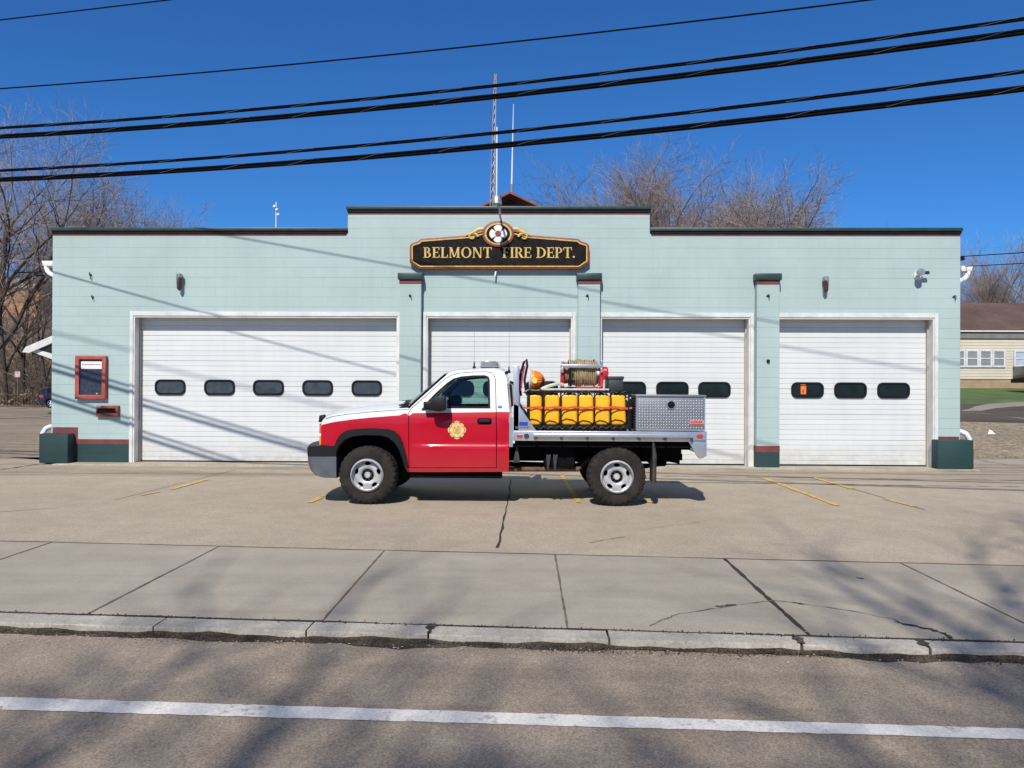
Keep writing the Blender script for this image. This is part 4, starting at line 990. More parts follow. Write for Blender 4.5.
MB().box(xb-.15, xb-.005, Yp+.1, Yp+1.8, zk-.15, zk+.1).build('bumper', m_black, pk, o)
MB().box(xb-.012, xb+.12, Yp-.016, Yp+.06, zl+.0, zl+.28).build('tail_light', m_lens, pk, o)
MB().prism([(xb+2.25, z1+.02), (xb+2.3, z1+.38), (xb+2.85, z1+.40), (xb+3.3, z1+.02)], Yp-.01, Yp+1.91).build('side_glass', m_dglass, pk, o)
for x in (1.05, 4.25):
    for y, s_ in ((Yp+.1, -1), (Yp+1.8, 1)): wheel_simple(pk, o, xb+x, y, gz+.36, .37, .24, s_)
# scrap of white on the gravel
p = ppt(991, 434); mb = MB()
mb.add([p+Vector((-.09, 0, 0)), p+Vector((.1, -.05, 0)), p+Vector((.12, .1, 0)), p+Vector((-.05, .12, 0)), p+Vector((.02, .0, .10)), p+Vector((-.02, .05, .13))], [(0, 1, 4), (1, 2, 4), (2, 5, 4), (2, 3, 5), (3, 0, 5), (0, 4, 5), (3, 2, 1, 0)])
tag(mb.build('litter_scrap', m_pvc, origin=p, smooth=0), 'crumpled white scrap lying on the gravel right of the building', 'litter')
# ------------------------------------------------------------ the brush truck
YT = 10.46; HW = 1.0; YC = YT+HW
def T(u, v, ins=0):
    u = u or 590; v = v or 415
    p = onY(u, v, YT+ins); return (p.x, p.z)
def TL(L, ins=0): return [T(u, v, ins) for u, v in L]
TR = (-.45, YC, 0)
tk = thing('brush_fire_truck', 'red and white pickup fire truck with silver flatbed parked in front of the doors', 'fire truck', TR)
def tb(mb, name, mats, par=None, **k): return mb.build(name, mats, par or tk, TR, **k)
def paint(name, col):
    s = NT(name); c = s.ramp(s.noise(2, 5), [(.3, tuple(x*.94 for x in col)), (.7, col)])
    dz = s.n('ShaderNodeSeparateXYZ'); g = s.n('ShaderNodeNewGeometry'); s.l(g.outputs['Position'], dz.inputs[0])
    # road dust on the sills
    a = s.n('ShaderNodeMapRange'); a.inputs[1].default_value = .42; a.inputs[2].default_value = .75; a.inputs[3].default_value = .24; a.inputs[4].default_value = 0; s.l(dz.outputs[2], a.inputs[0])
    mu = s.n('ShaderNodeMath', operation='MULTIPLY'); s.l(a.outputs[0], mu.inputs[0]); s.l(s.noise(6, 6, .7), mu.inputs[1])
    c = s.mix(mu.outputs[0], c, (.25, .19, .14)); s.l(c, s.b.inputs['Base Color'])
    s.b.inputs['Roughness'].default_value = .4; s.b.inputs['Specular IOR Level'].default_value = .2; s.b.inputs['Coat Weight'].default_value = .7; s.b.inputs['Coat Roughness'].default_value = .05
    s.l(s.bump(s.noise(1.2, 2), .04, .02), s.b.inputs['Coat Normal'])
    return s.m
m_tred = paint('fire_red_paint', (.46, .002, .018)); m_twhite = paint('white_car_paint', (.70, .71, .71))
m_blackp = M('black_plastic', (.009, .009, .010), .5, spec=.3, var=.2, sc=8, bump=.15, bsc=200)
m_under = M('chassis_black', (.005, .005, .005), .8, spec=.08, var=.4, sc=6)
m_int = M('interior_charcoal', (.030, .030, .034), .8, var=.3, sc=4)
m_chrome = M('chrome', (.62, .62, .63), .15, 1, var=.1)
m_bump = M('dull_chrome_bumper', (.22, .225, .24), .4, .85, var=.2, sc=4)
m_alu = M('brushed_aluminium', (.60, .61, .63), .32, .75, var=.12, sc=3, bump=.1, bsc=40)
m_rim = M('wheel_alloy', (.50, .50, .50), .42, .25, var=.18, sc=14)
m_tyre = M('tyre_rubber', (.026, .023, .020), .85, spec=.2, var=.35, sc=10, bump=.3, bsc=90)
m_amber = M('amber_lens', (.80, .28, .03), .15, var=.15, sc=20)
m_clear = M('clear_lens', (.70, .70, .68), .08, var=.1, sc=30, coat=1)
def glassmat(name, tint, fac=.0):
    s = NT(name); tr = s.n('ShaderNodeBsdfTransparent'); tr.inputs[0].default_value = cc(tint); gl_ = s.n('ShaderNodeBsdfGlossy'); gl_.inputs['Roughness'].default_value = .02
    fr = s.n('ShaderNodeFresnel'); fr.inputs[0].default_value = 1.5; mx = s.n('ShaderNodeMixShader'); s.l(fr.outputs[0], mx.inputs[0]); s.l(tr.outputs[0], mx.inputs[1]); s.l(gl_.outputs[0], mx.inputs[2])
    s.l(mx.outputs[0], s.t.nodes['Material Output'].inputs[0]); return s.m
m_glass = glassmat('tinted_car_glass', (.72, .84, .80)); m_glassd = glassmat('windshield_glass', (.35, .45, .44))
xn = T(318, 430)[0]; xcrease = T(409, 440)[0]
def hw(x, z):
    w_ = 1.0
    if z < .8: w_ -= .05*((.8-z)/.4)**2
    w_ += .016*(1-sm(.800, .835, z))*sm(xcrease-.02, xcrease+.30, x)
    if z > 1.15: w_ -= .030*sm(1.15, 1.30, z)
    if z > 1.27: w_ -= .20*min(1.0, (z-1.27)/.62)**1.15
    t = max(0, .55-(x-xn))/.55; w_ *= 1-.10*t*t
    return w_*HW
BO = [(319, 445.5), (319.2, 427), (320.5, 421), (324, 417.5), (332, 415), (345, 413), (370, 410.4), (398, 408.4), (408.5, 408), (420, 397), (432, 386), (440, 378.5), (445, 374.2), (451, 371.4), (459, 370), (475, 369.2), (493, 369), (500, 369.8), (504, 372.5), (506.5, 379), (509.3, 412), (508.8, 472),
      (406.8, 472.3), (405.3, 468), (402.5, 458), (399.5, 449), (395, 442), (389, 437), (381, 435), (364.4, 434.6), (352, 436.3), (344.5, 440.3), (339, 446), (336.5, 452), (330, 452), (329, 446)]
DO = [(409.2, 467.6), (408.9, 412.4), (411, 409), (424, 397.3), (436, 386.3), (444, 379), (450, 375.4), (458, 373.2), (472, 372), (486, 371.8), (492, 373.2), (494.6, 379), (495.8, 412), (496.2, 430), (496.2, 467.6)]
WO = [(423, 408.4), (426, 402.5), (434.5, 393.2), (446, 382.6), (452, 378.4), (460, 376.2), (472, 375.1), (484, 374.9), (488, 376.4), (489.3, 380), (490.2, 408.6)]
P_two = [(317, 428), (320, 425.2), (325, 424.0), (334, 422), (351, 419.6), (368, 417.8), (400, 415.2), (409, 414.2), (448, 413), (512, 412)]
TW = TL(P_two)
def twz(x):
    for (a, b), (c, d) in zip(TW[:-1], TW[1:]):
        if x <= c: return b+(d-b)*(x-a)/(c-a)
    return TW[-1][1]
def scaleP(P, k):
    cx = sum(p[0] for p in P)/len(P); cz = sum(p[1] for p in P)/len(P); return [(cx+(x-cx)*k, cz+(z-cz)*k) for x, z in P]
bodyO, doorO, winO = TL(BO), TL(DO), TL(WO)
for s_ in (-1, 1):
    pass
def fn(s_, off): return lambda x, z: (x, YC+s_*(hw(x, z)-off), z)
mf = lambda x, z: 1 if z > twz(x) else 0
body = MB()
hole = inset(doorO, -.009)
for s_ in (-1, 1):
    panel(body, bodyO, fn(s_, 0), fn(s_, .035), [hole], step=.05, lines=[[p for p in TW[1:7]], [(TW[8][0]+.37, TW[-1][1]), (TW[-1][0]-.045, TW[-1][1])]]+[[(doorO[-1][0]+.015, zz), (doorO[-1][0]+.165, zz)] for zz in (.80, .81, .825, .835)], mf=mf)
# swept top skins : hood, roof, back
def skin(P, crown, ny=16, mfz=None, drop=0, xb=0, mi=1, p=4):
    R = resamp(P, .07, False); rows = []; n = len(R)
    for i, (x, z) in enumerate(R):
        a = R[max(0, i-1)]; b = R[min(n-1, i+1)]; t = Vector((b[0]-a[0], b[1]-a[1])).normalized(); nr = Vector((-t.y, t.x))
        c = crown(i/(n-1)) if callable(crown) else crown; W = hw(x, z); r = []
        for j in range(ny+1):
            q = -1+2*j/ny; q = math.copysign(1-(1-abs(q))**1.4, q); k = (1-abs(q)**p)*c
            r.append((x+nr.x*k, YC+q*W, z+nr.y*k))
        rows.append(r)
    return rows, R
rows, R_ = skin(bodyO[1:9], lambda t: .055+.03*sm(.1, .5, t)); n_ = len(rows)
body.grid(rows, mf=lambda i, j: 1 if (R_[i][1] > twz(R_[i][0])) else 0)
rows, _ = skin(bodyO[12:19], lambda t: .045); body.grid(rows, 1)
rows, R2 = skin(bodyO[18:22], 0.0); body.grid(rows, mf=lambda i, j: 1 if R2[i][1] > twz(9) else 0)
# raised hood centre
rb = []
for i in range(9):
    t = i/8; u = 345+55*t; x, z = T(u, 412.3-4.5*t); r = []
    for q in (-.62, -.56, -.3, 0, .3, .56, .62): r.append((x, YC+q*(.8+.15*t), z+.062+(.022 if abs(q) < .6 else .0)+.004*t))
    rb.append(r)
body.grid(rb, 1)
bd = tb(body, 'body', [m_tred, m_twhite], smooth=28)
# hood shut line
mb = MB(); 
for s_ in (-1, 1): mb.tube([(x, YC+s_*(hw(x, z-.02)+.0005), z-.022) for x, z in resamp(bodyO[3:9], .1, False)], .004, 5)
tb(mb, 'shut_line', m_under, bd)
# doors
for s_ in (-1, 1):
    m = MB(); panel(m, doorO, fn(s_, 0), fn(s_, .04), [winO], step=.05, lines=[[(doorO[1][0]+.05, twz(-1.2)), (doorO[-1][0]-.005, twz(-.3))]]+[[(doorO[0][0]+.006, zz), (doorO[-1][0]-.006, zz)] for zz in (.80, .81, .825, .835)], mf=mf)
    d = tb(m, 'door', [m_tred, m_twhite], smooth=28)
    m = MB(); panel(m, inset(winO, -.002), fn(s_, .012), fn(s_, .05), [inset(winO, .028)], step=.06); tb(m, 'window_seal', m_rubber, d, smooth=28)
    # interior trim card
    dt = [p for p in doorO if p[1] < 1.31]; lowp = [T(410, 467), T(410, 411), T(494, 411), T(494, 467)]
    m = MB(); panel(m, lowp[::-1], fn(s_, .042), fn(s_, .10), step=.1); tb(m, 'door_card', m_int, d)
    m = MB(); panel(m, inset(winO, .02), fn(s_, .026), fn(s_, .030), [] , step=.08)
    tb(m, 'side_glass', m_glass if s_ > 0 else m_glass, d, smooth=28)
    # handle
    hx, hz = T(484.5, 421.3); y = YC+s_*hw(hx, hz)
    m = MB(); P = rrect(hx, hz, .20, .085, .035)
    m.prism(P, y-.004*1, y+.004); hb = tb(m, 'door_handle', m_under, d)
    m = MB(); m.prism(rrect(hx, hz+.004, .165, .045, .02), y+s_*.006, y+s_*.030); tb(m, 'handle_grip', m_blackp, hb, bevel=.006)
    tb(MB().lathe([(0, 0), (.016, 0), (.016, .01), (0, .01)], (hx+.115, y-.005, hz), 'y', 12), 'lock', m_chrome, hb)
    # gold fire department emblem
    ex, ez = T(457, 430); y = YC+s_*hw(ex, ez); R0 = .125
    P = []
    for k in range(8):
        a = math.radians(45*k); rr_ = R0*(1.0 if k % 2 == 0 else .93)
        for t in (-17, -9, 0, 9, 17): P.append((ex+rr_*(1-.05*abs(t)/17)*math.cos(a+math.radians(t)), ez+rr_*(1-.05*abs(t)/17)*math.sin(a+math.radians(t))))
        P.append((ex+R0*.74*math.cos(a+math.radians(22.5)), ez+R0*.74*math.sin(a+math.radians(22.5))))
    m = MB(); yy = lambda q, h: y+s_*h
    m.prism(P, y+s_*.0, y+s_*.004, 0); m.prism(scaleP(cross(ex, ez, R0*.86), 1), y+s_*.0045, y+s_*.0055, 1); m.prism(cross(ex, ez, R0*.80), y+s_*.006, y+s_*.0065, 0)
    m.prism(circ(ex, ez, R0*.40), y+s_*.007, y+s_*.0078, 1); m.prism(circ(ex, ez, R0*.36), y+s_*.0082, y+s_*.009, 0)
    for k in range(-2, 3): m.box(ex-R0*.2, ex+R0*.2, min(y+s_*.0094, y+s_*.0099), max(y+s_*.0094, y+s_*.0099), ez+k*.014-.003, ez+k*.014+.002, 1)
    tb(m, 'door_emblem', [M('emblem_gold', (.72, .52, .20), .4, var=.25, sc=30), m_signr], d, smooth=0)
# fender badge on cab corner
x, z = T(499.5, 406.5); tb(MB().box(x-.025, x+.03, YT+.03, YT+.09, z-.012, z+.012), 'badge', m_steel, bd)
# windshield, cowl, rear window
ws = TL([(408.5, 408), (420, 397), (432, 386), (440, 378.5), (445, 374.2)])
rows, _ = skin(ws, lambda t: .085*(1-t)+.04, p=2.4)
rows = [[p for p in r] for r in rows]
tb(MB().grid([r[1:-1] for r in rows]), 'windshield', m_glassd)
m = MB()
for j in (0, 16): m.tube([(r[j][0]-.01, r[j][1], r[j][2]+.003) for r in rows], .016, 6)
m.tube([(p[0]+.004, p[1], p[2]) for p in rows[-1]], .014, 6)
tb(m, 'windshield_seal', m_rubber)
m = MB(); x, z = T(404, 408.3)
m.grid([[(p[0]-.13, p[1]*1.0, p[2]+.0) for p in rows[0]], [(p[0]-.02, p[1], p[2]+.012) for p in rows[0]], [(p[0]+.05, p[1], p[2]+.004) for p in rows[0]]])
for y in (YC-.55, YC+.15): m.tube([(x-.02, y, z+.06), (x+.03, y+.05, z+.085), (x+.14, y+.42, z+.12)], .012, 6)
m.prism([(x-.10, z), (x+.05, z+.0), (x+.03, z+.075), (x-.09, z+.05)], YC-.86, YC-.70)
tb(m, 'cowl_and_wipers', m_blackp)
xr, zr = T(507.5, 383); x2, z2 = T(510, 408)
tb(MB().prism([(xr+.012, zr-.0), (xr+.05, zr-.02), (x2+.035, z2+.02), (x2+.01, z2)], YC-.62, YC+.62), 'rear_window', m_dglass)
# third brake lamp on roof rear

# interior
m = MB(); xa, xb = T(409, 400)[0], T(506, 400)[0]
m.box(xa+.02, xb, YC-.93, YC+.93, .50, .56).box(xb-.02, xb+.0, YC-.85, YC+.85, .56, 1.33).box(xa+.02, xa+.06, YC-.9, YC+.9, .56, 1.2)
m.prism([(xa+.05, .7), (xa+.05, 1.27), (xa+.28, 1.30), (xa+.42, 1.22), (xa+.36, .85)], YC-.88, YC+.88)
tb(m, 'cab_interior', m_int)
for y in (YC-.42, YC+.42):
    m = MB(); xs1 = xb-.14
    m.box(xs1-.52, xs1-.06, y-.30, y+.30, .62, .86); m.prism([(xs1-.12, .80), (xs1-.16, .88), (xs1+.02, 1.30), (xs1+.11, 1.29), (xs1+.06, .8)], y-.29, y+.29)
    s2 = tb(m, 'seat', m_int, bevel=.04); tb(MB().box(xs1+.02, xs1+.10, y-.13, y+.13, 1.31, 1.44), 'headrest', m_int, s2, bevel=.03)
m = MB(); cx_, cz_ = xa+.52, 1.19
ring = [Vector((cx_+.16*math.sin(a)*-.45, YC-.42+.18*math.cos(a), cz_+.17*math.sin(a))) for a in [i*math.pi/12 for i in range(25)]]
m.tube(ring, .014, 8, cap=False); m.tube([(cx_-.2, YC-.42, cz_-.1), (cx_, YC-.42, cz_)], .03, 8); m.tube([ring[0], ring[12]], .014, 6)
tb(m, 'steering_wheel', m_under)
# mirrors
for s_ in (-1, 1):
    m = MB(); x, z = T(445, 403.5, -.2); y = YC+s_*1.13
    P = smoothpoly([(x-.205, z-.08), (x-.19, z+.04), (x-.12, z+.10), (x+.0, z+.115), (x+.03, z+.06), (x+.03, z-.06), (x-.04, z-.11), (x-.15, z-.10)], 1)
    m.prism(P, y-.11, y+.10); mi_ = tb(m, 'side_mirror', m_blackp, bevel=.03)
    m = MB(); m.tube([(x-.22, YC+s_*.97, z-.07), (x-.15, y, z-.06)], .035, 8).tube([(x-.22, YC+s_*.95, z+.0), (x-.15, y, z+.02)], .025, 8).prism([(x-.35, z-.09), (x-.14, z-.09), (x-.14, z+.09), (x-.22, z+.05)], min(YC+s_*.93, YC+s_*.99), max(YC+s_*.93, YC+s_*.99)).box(x-.30, x-.17, min(YC+s_*.97, YC+s_*1.12), max(YC+s_*.97, YC+s_*1.12), z-.07, z+.02)
    tb(m, 'mirror_arm', m_blackp, mi_, bevel=.01)
    tb(MB().box(x+.021, x+.026, y-.11, y+.09, z-.07, z+.085), 'mirror_glass', m_chrome, mi_)
# flares
FO = [(334.5, 447), (336, 441), (340.5, 434.5), (347, 430.2), (356, 428.6), (372, 428), (388, 428.8), (395, 431), (400, 436), (403.5, 444), (406, 454), (408.4, 468)]
FI = [(336.8, 451), (339, 445.5), (344, 440), (351.5, 436.4), (364.4, 434.8), (381, 435.2), (389, 437.3), (395, 442.3), (399.5, 449.3), (402.5, 458.3), (405.0, 468)]
for s_ in (-1, 1):
    ring_ = TL(FO)+TL(FI)[::-1]; m = MB(); panel(m, ring_, lambda x, z: (x, YC+s_*(hw(x, z)+.045), z), lambda x, z: (x, YC+s_*(hw(x, z)-.01), z), step=.06); tb(m, 'fender_flare', m_blackp, bevel=.012)
    m = MB(); fi = resamp(TL(FI), .08, False); m.grid([[(x, YC+s_*.99, z) for x, z in fi], [(x, YC+s_*.60, z) for x, z in fi]]); tb(m, 'wheel_liner', m_under)
# bumper
m = MB(); 
def bsec(q):  # plan curve
    return .34*abs(q)**3*.5
for mi_, P in ((0, [(307.5, 456), (307.2, 448.5), (309, 446.2), (336.2, 446), (336.2, 456.2)]), (1, [(307.8, 456.6), (308.3, 464), (311, 471), (315, 475), (322, 477.6), (336.2, 478.2), (336.2, 456.6)])):
    pts = TL(P); n = len(pts)
    ys = [-1.0, -.985, -.9, -.6, -.3, 0, .3, .6, .9, .985, 1.0]; rows = []
    for q in ys:
        off = (.10 if abs(q) > .99 else (.02 if abs(q) > .95 else 0)); nose = -.16*(1-q*q)
        rows.append([(x+(nose if x < pts[-1][0]-.1 else 0)+(off if x < pts[-1][0]-.1 else 0)*.3, YC+q*1.0, z-(.0)) for x, z in pts])
    o_ = len(m.v); m.grid([r+[r[0]] for r in rows], mi_); 
    for r in (rows[0], rows[-1]): m.add(r, [tuple(range(n))], mi_)
tb(m, 'front_bumper', [m_blackp, m_bump], smooth=40)
# grille and lamps
x, z = T(319, 430)
m = MB(); gz0, gz1 = T(319, 445)[1], T(319, 424)[1]
m.grid([[(x-.155*(1-q*q)+.02*abs(q), YC+q*.88, zz) for q in [-1+i/8 for i in range(17)]] for zz in (gz0, (gz0+gz1)/2, gz1, gz1+.06)])
gr = tb(m, 'grille', m_blackp)
m = MB(); m.grid([[(x-.175*(1-q*q)+.0, YC+q*.60, zz) for q in [-1+i/8 for i in range(17)]] for zz in ((gz0+gz1)/2-.03, (gz0+gz1)/2+.03)]); tb(m, 'grille_bar', m_chrome, gr)
for s_ in (-1, 1):
    for nm, va, vb, mat in (('headlight', 424.5, 433.5, m_amber), ('headlight', 433.7, 436.8, m_clear), ('headlight', 437, 445.3, m_amber)):
        za, zb2 = T(318, vb)[1], T(318, va)[1]; m = MB(); r = []
        for zz in (za, zb2): r.append([(T(321 if va > 430 else 322, 430)[0], YC+s_*(hw(x, zz)+.004), zz), (T(317.2, 430)[0]+(zz-za)*.02, YC+s_*(hw(x, zz)-.01), zz), (T(316, 430)[0], YC+s_*(hw(x, zz)-.08), zz), (T(315.2, 430)[0], YC+s_*.55, zz)])
        m.grid(r); hl = tb(m, nm if mat is m_clear else 'turn_signal', mat if mat is m_clear else (m_amber if va > 430 else M('lamp_reddish', (.55, .12, .05), .2)))
px, pz = T(320, 419)
for s_ in (-1, 1): tb(MB().prism([(px-.05, pz-.05), (px-.04, pz+.045), (px+.03, pz+.06), (px+.05, pz+.0), (px+.0, pz-.05)], YC+s_*.86-.04, YC+s_*.86+.04), 'hood_corner_guard', m_blackp, bevel=.01)
# wheels
def wheel(cx_, cz_, s_, R0=.397):
    yo = YC+s_*(HW-.005); W = .275; m = MB()
    prof = []
    n = 120; rows = []
    sect = [(.225, .0), (.235, .012), (.27, .022), (.33, .022), (.365, .010), (.385, -.004), (.397, -.022), (.402, -.05), (.402, -.095), (.396, -.10), (.402, -.105), (.402, -.17), (.396, -.175), (.402, -.18), (.402, -.225), (.397, -.25), (.36, -.275), (.30, -.285), (.23, -.27)]
    for i in range(n):
        a = 2*math.pi*i/n; r = []
        for j, (rr_, d) in enumerate(sect):
            k = rr_
            if 4 <= j <= 15:
                ph = (i+(2 if j < 9 or j > 12 else 0)) % 4; k = rr_*.99-(.012 if ph == 0 else 0)
            if j < 4: k = rr_
            if j in (3, 4, 5) and i % 4 < 2: k += .006
            r.append((cx_+k*math.cos(a), yo-s_*(W*0)+s_*d*1.0, cz_+k*math.sin(a)))
        rows.append(r)
    rows.append(rows[0]); m.grid(rows)
    w_ = tb(MB().lathe([(.0, -.01), (.225, -.01), (.225, .01), (.0, .01)], (cx_, yo-s_*.14, cz_), 'y', 32), 'wheel', m_under)
    tb(m, 'tyre', m_tyre, w_, smooth=25)
    # rim
    yf = lambda x, z: (lambda r: -.045+.028*sm(.075, .11, r)*1.0-.02*sm(.15, .19, r)+.018*sm(.20, .212, r))(math.hypot(x-cx_, z-cz_))
    m = MB(); hs_ = []
    for k in range(5):
        a = math.radians(90+72*k); c_ = (cx_+.158*math.cos(a), cz_+.158*math.sin(a)); t_ = (-math.sin(a), math.cos(a)); P = []
        for j in range(16):
            q = 2*math.pi*j/16; e1, e2 = .042*math.cos(q), .026*math.sin(q); P.append((c_[0]+t_[0]*e1+math.cos(a)*e2, c_[1]+t_[1]*e1+math.sin(a)*e2))
        hs_.append(P)
    panel(m, circ(cx_, cz_, .216, k=48), lambda x, z: (x, yo+s_*yf(x, z), z), lambda x, z: (x, yo+s_*(yf(x, z)-.03), z), hs_, step=.022)
    m.lathe([(.205, .0), (.226, .012), (.226, -.02), (.205, -.05)], (cx_, yo, cz_) if s_ > 0 else (cx_, yo, cz_), 'y', 48, closed=True)
    tb(m, 'rim', m_rim, w_, smooth=30)
    m = MB(); d = s_*.02
    m.lathe([(0, s_*.035), (.036, s_*.034), (.044, s_*.02), (.046, -s_*.03), (0, -s_*.03)], (cx_, yo-s_*.04, cz_), 'y', 24)
    tb(m, 'hub_cap', m_rim, w_)
    m = MB(); m.lathe([(.050, s_*.004), (.083, s_*.004), (.083, -s_*.01), (.05, -s_*.01)], (cx_, yo-s_*.036, cz_), 'y', 24, closed=True); tb(m, 'hub_recess', m_under, w_)
    m = MB()
    for k in range(8):
        a = math.radians(22.5+45*k); m.lathe([(0, s_*.02), (.008, s_*.019), (.0105, s_*.012), (.0105, -s_*.02), (0, -s_*.02)], (cx_+.068*math.cos(a), yo-s_*.035, cz_+.068*math.sin(a)), 'y', 6)
    tb(m, 'lug_nuts', m_dsteel, w_)
fx_, rx_ = T(369.3, 475)[0]-.03, T(616.1, 477)[0]+.012
for cx_ in (fx_, rx_):
    for s_ in (-1, 1): wheel(cx_, .402, s_)
# chassis
m = MB(); bx0, bx1 = T(513.3, 430)[0], T(705.6, 430)[0]
for s_ in (-1, 1): m.box(xn+.25, bx1-.25, YC+s_*.43-.04, YC+s_*.43+.04, .56, .74)
for x in (xn+.3, xa, xb+.1, rx_-.6, rx_+.6, bx1-.3): m.box(x, x+.08, YC-.39, YC+.39, .58, .72)
m.box(xn+.15, xa+.05, YC-.56, YC+.56, .60, 1.15)
tb(m, 'chassis', m_under)
m = MB()
for x in (fx_, rx_): m.tube([(x, YC-.76, .40), (x, YC+.76, .40)], .045, 10).lathe([(.0, -.14), (.1, -.12), (.16, 0), (.1, .12), (0, .14)], (x, YC+(.0 if x > 0 else .15), .40), 'y', 16)
for s_ in (-1, 1): m.prism([(rx_-.75, .50), (rx_, .40), (rx_+.75, .52), (rx_+.75, .57), (rx_, .46), (rx_-.75, .56)], YC+s_*.52-.035, YC+s_*.52+.035)
m.tube([(xa, YC, .50), (rx_, YC, .44)], .04, 8)
tb(m, 'axles', m_under)
m = MB(); m.box(bx0+.02, bx1-.12, YC-.60, YC+.60, .742, .884).box(bx0+.02, bx1-.06, YC-.95, YC-.60, .80, .884).box(bx0+.02, bx1-.06, YC+.60, YC+.95, .80, .884).box(T(660, 0)[0], T(672, 0)[0], YC-.5, YC+.5, .50, .74); tb(m, 'subframe_and_dark_fill', m_under)  # subframe, plus black boxes added to keep the gap under the deck dark
m = MB(); m.box(xa-.0, xb-.05, YC-.92, YC-.80, .36, .455).box(xa+.2, xa+.9, YC-.6, YC+.6, .36, .50); tb(m, 'rocker_underside', m_under, bevel=.02)
m = MB(); x, z = T(548, 450); m.box(x-.05, rx_-.55, YC-.80, YC-.15, .50, .82); ft = tb(m, 'fuel_tank', m_under, bevel=.04)
for u in (549, 556): q = T(u, 463); tb(MB().prism([(q[0]-.035, q[1]+.10), (q[0]+.03, q[1]+.1), (q[0]+.0, q[1]-.10), (q[0]-.02, q[1]-.10)], YC-.86, YC-.84), 'tank_strap', m_dsteel, ft)
q = T(517, 456); tb(MB().prism([(q[0]-.06, q[1]-.1), (q[0]+.04, q[1]-.1), (q[0]+.0, q[1]+.14)], YC-.88, YC-.86), 'step_bracket', m_dsteel)
m = MB(); m.tube([(xb, YC-.65, .46), (rx_-.5, YC-.66, .47), (rx_-.35, YC-.5, .6)], .035, 8); tb(m, 'exhaust_pipe', M('rusty_exhaust', (.16, .09, .06), .8, .4, var=.4, sc=9))
for s_ in (-1, 1):   # running splash liner behind the wheels
    m = MB(); q = T(653.5, 462); m.grid([[(q[0]+.01*math.sin(t*3)*k, YC+s_*.97-s_*.30*(1-k), .98-.66*t) for t in [i/8 for i in range(9)]] for k in (0, 1)])
    m.tube([(T(653.2, 440)[0], YC+s_*.985, .90), (T(654, 440)[0]+.01, YC+s_*.985, .7), (T(654, 440)[0], YC+s_*.985, .32)], [.015, .03, .035], 6)
    tb(m, 'mud_flap', m_flap if False else M('mud_flap_rubber', (.035, .032, .028), .7, var=.4, sc=9, bump=.3))
m = MB(); a = T(672, 441); b = T(690, 469); m.box(a[0]-.25, b[0], YC-.42, YC+.42, b[1]+.07, a[1]-.02).prism([(a[0]-.2, b[1]+.08), (b[0], b[1]+.0), (b[0], b[1]+.1)], YC-.3, YC+.3)
m.box(T(690, 463)[0], T(695.5, 463)[0], YC-.12, YC+.12, T(690, 466.5)[1], T(690, 459.6)[1]); tb(m, 'tow_hitch', m_under)
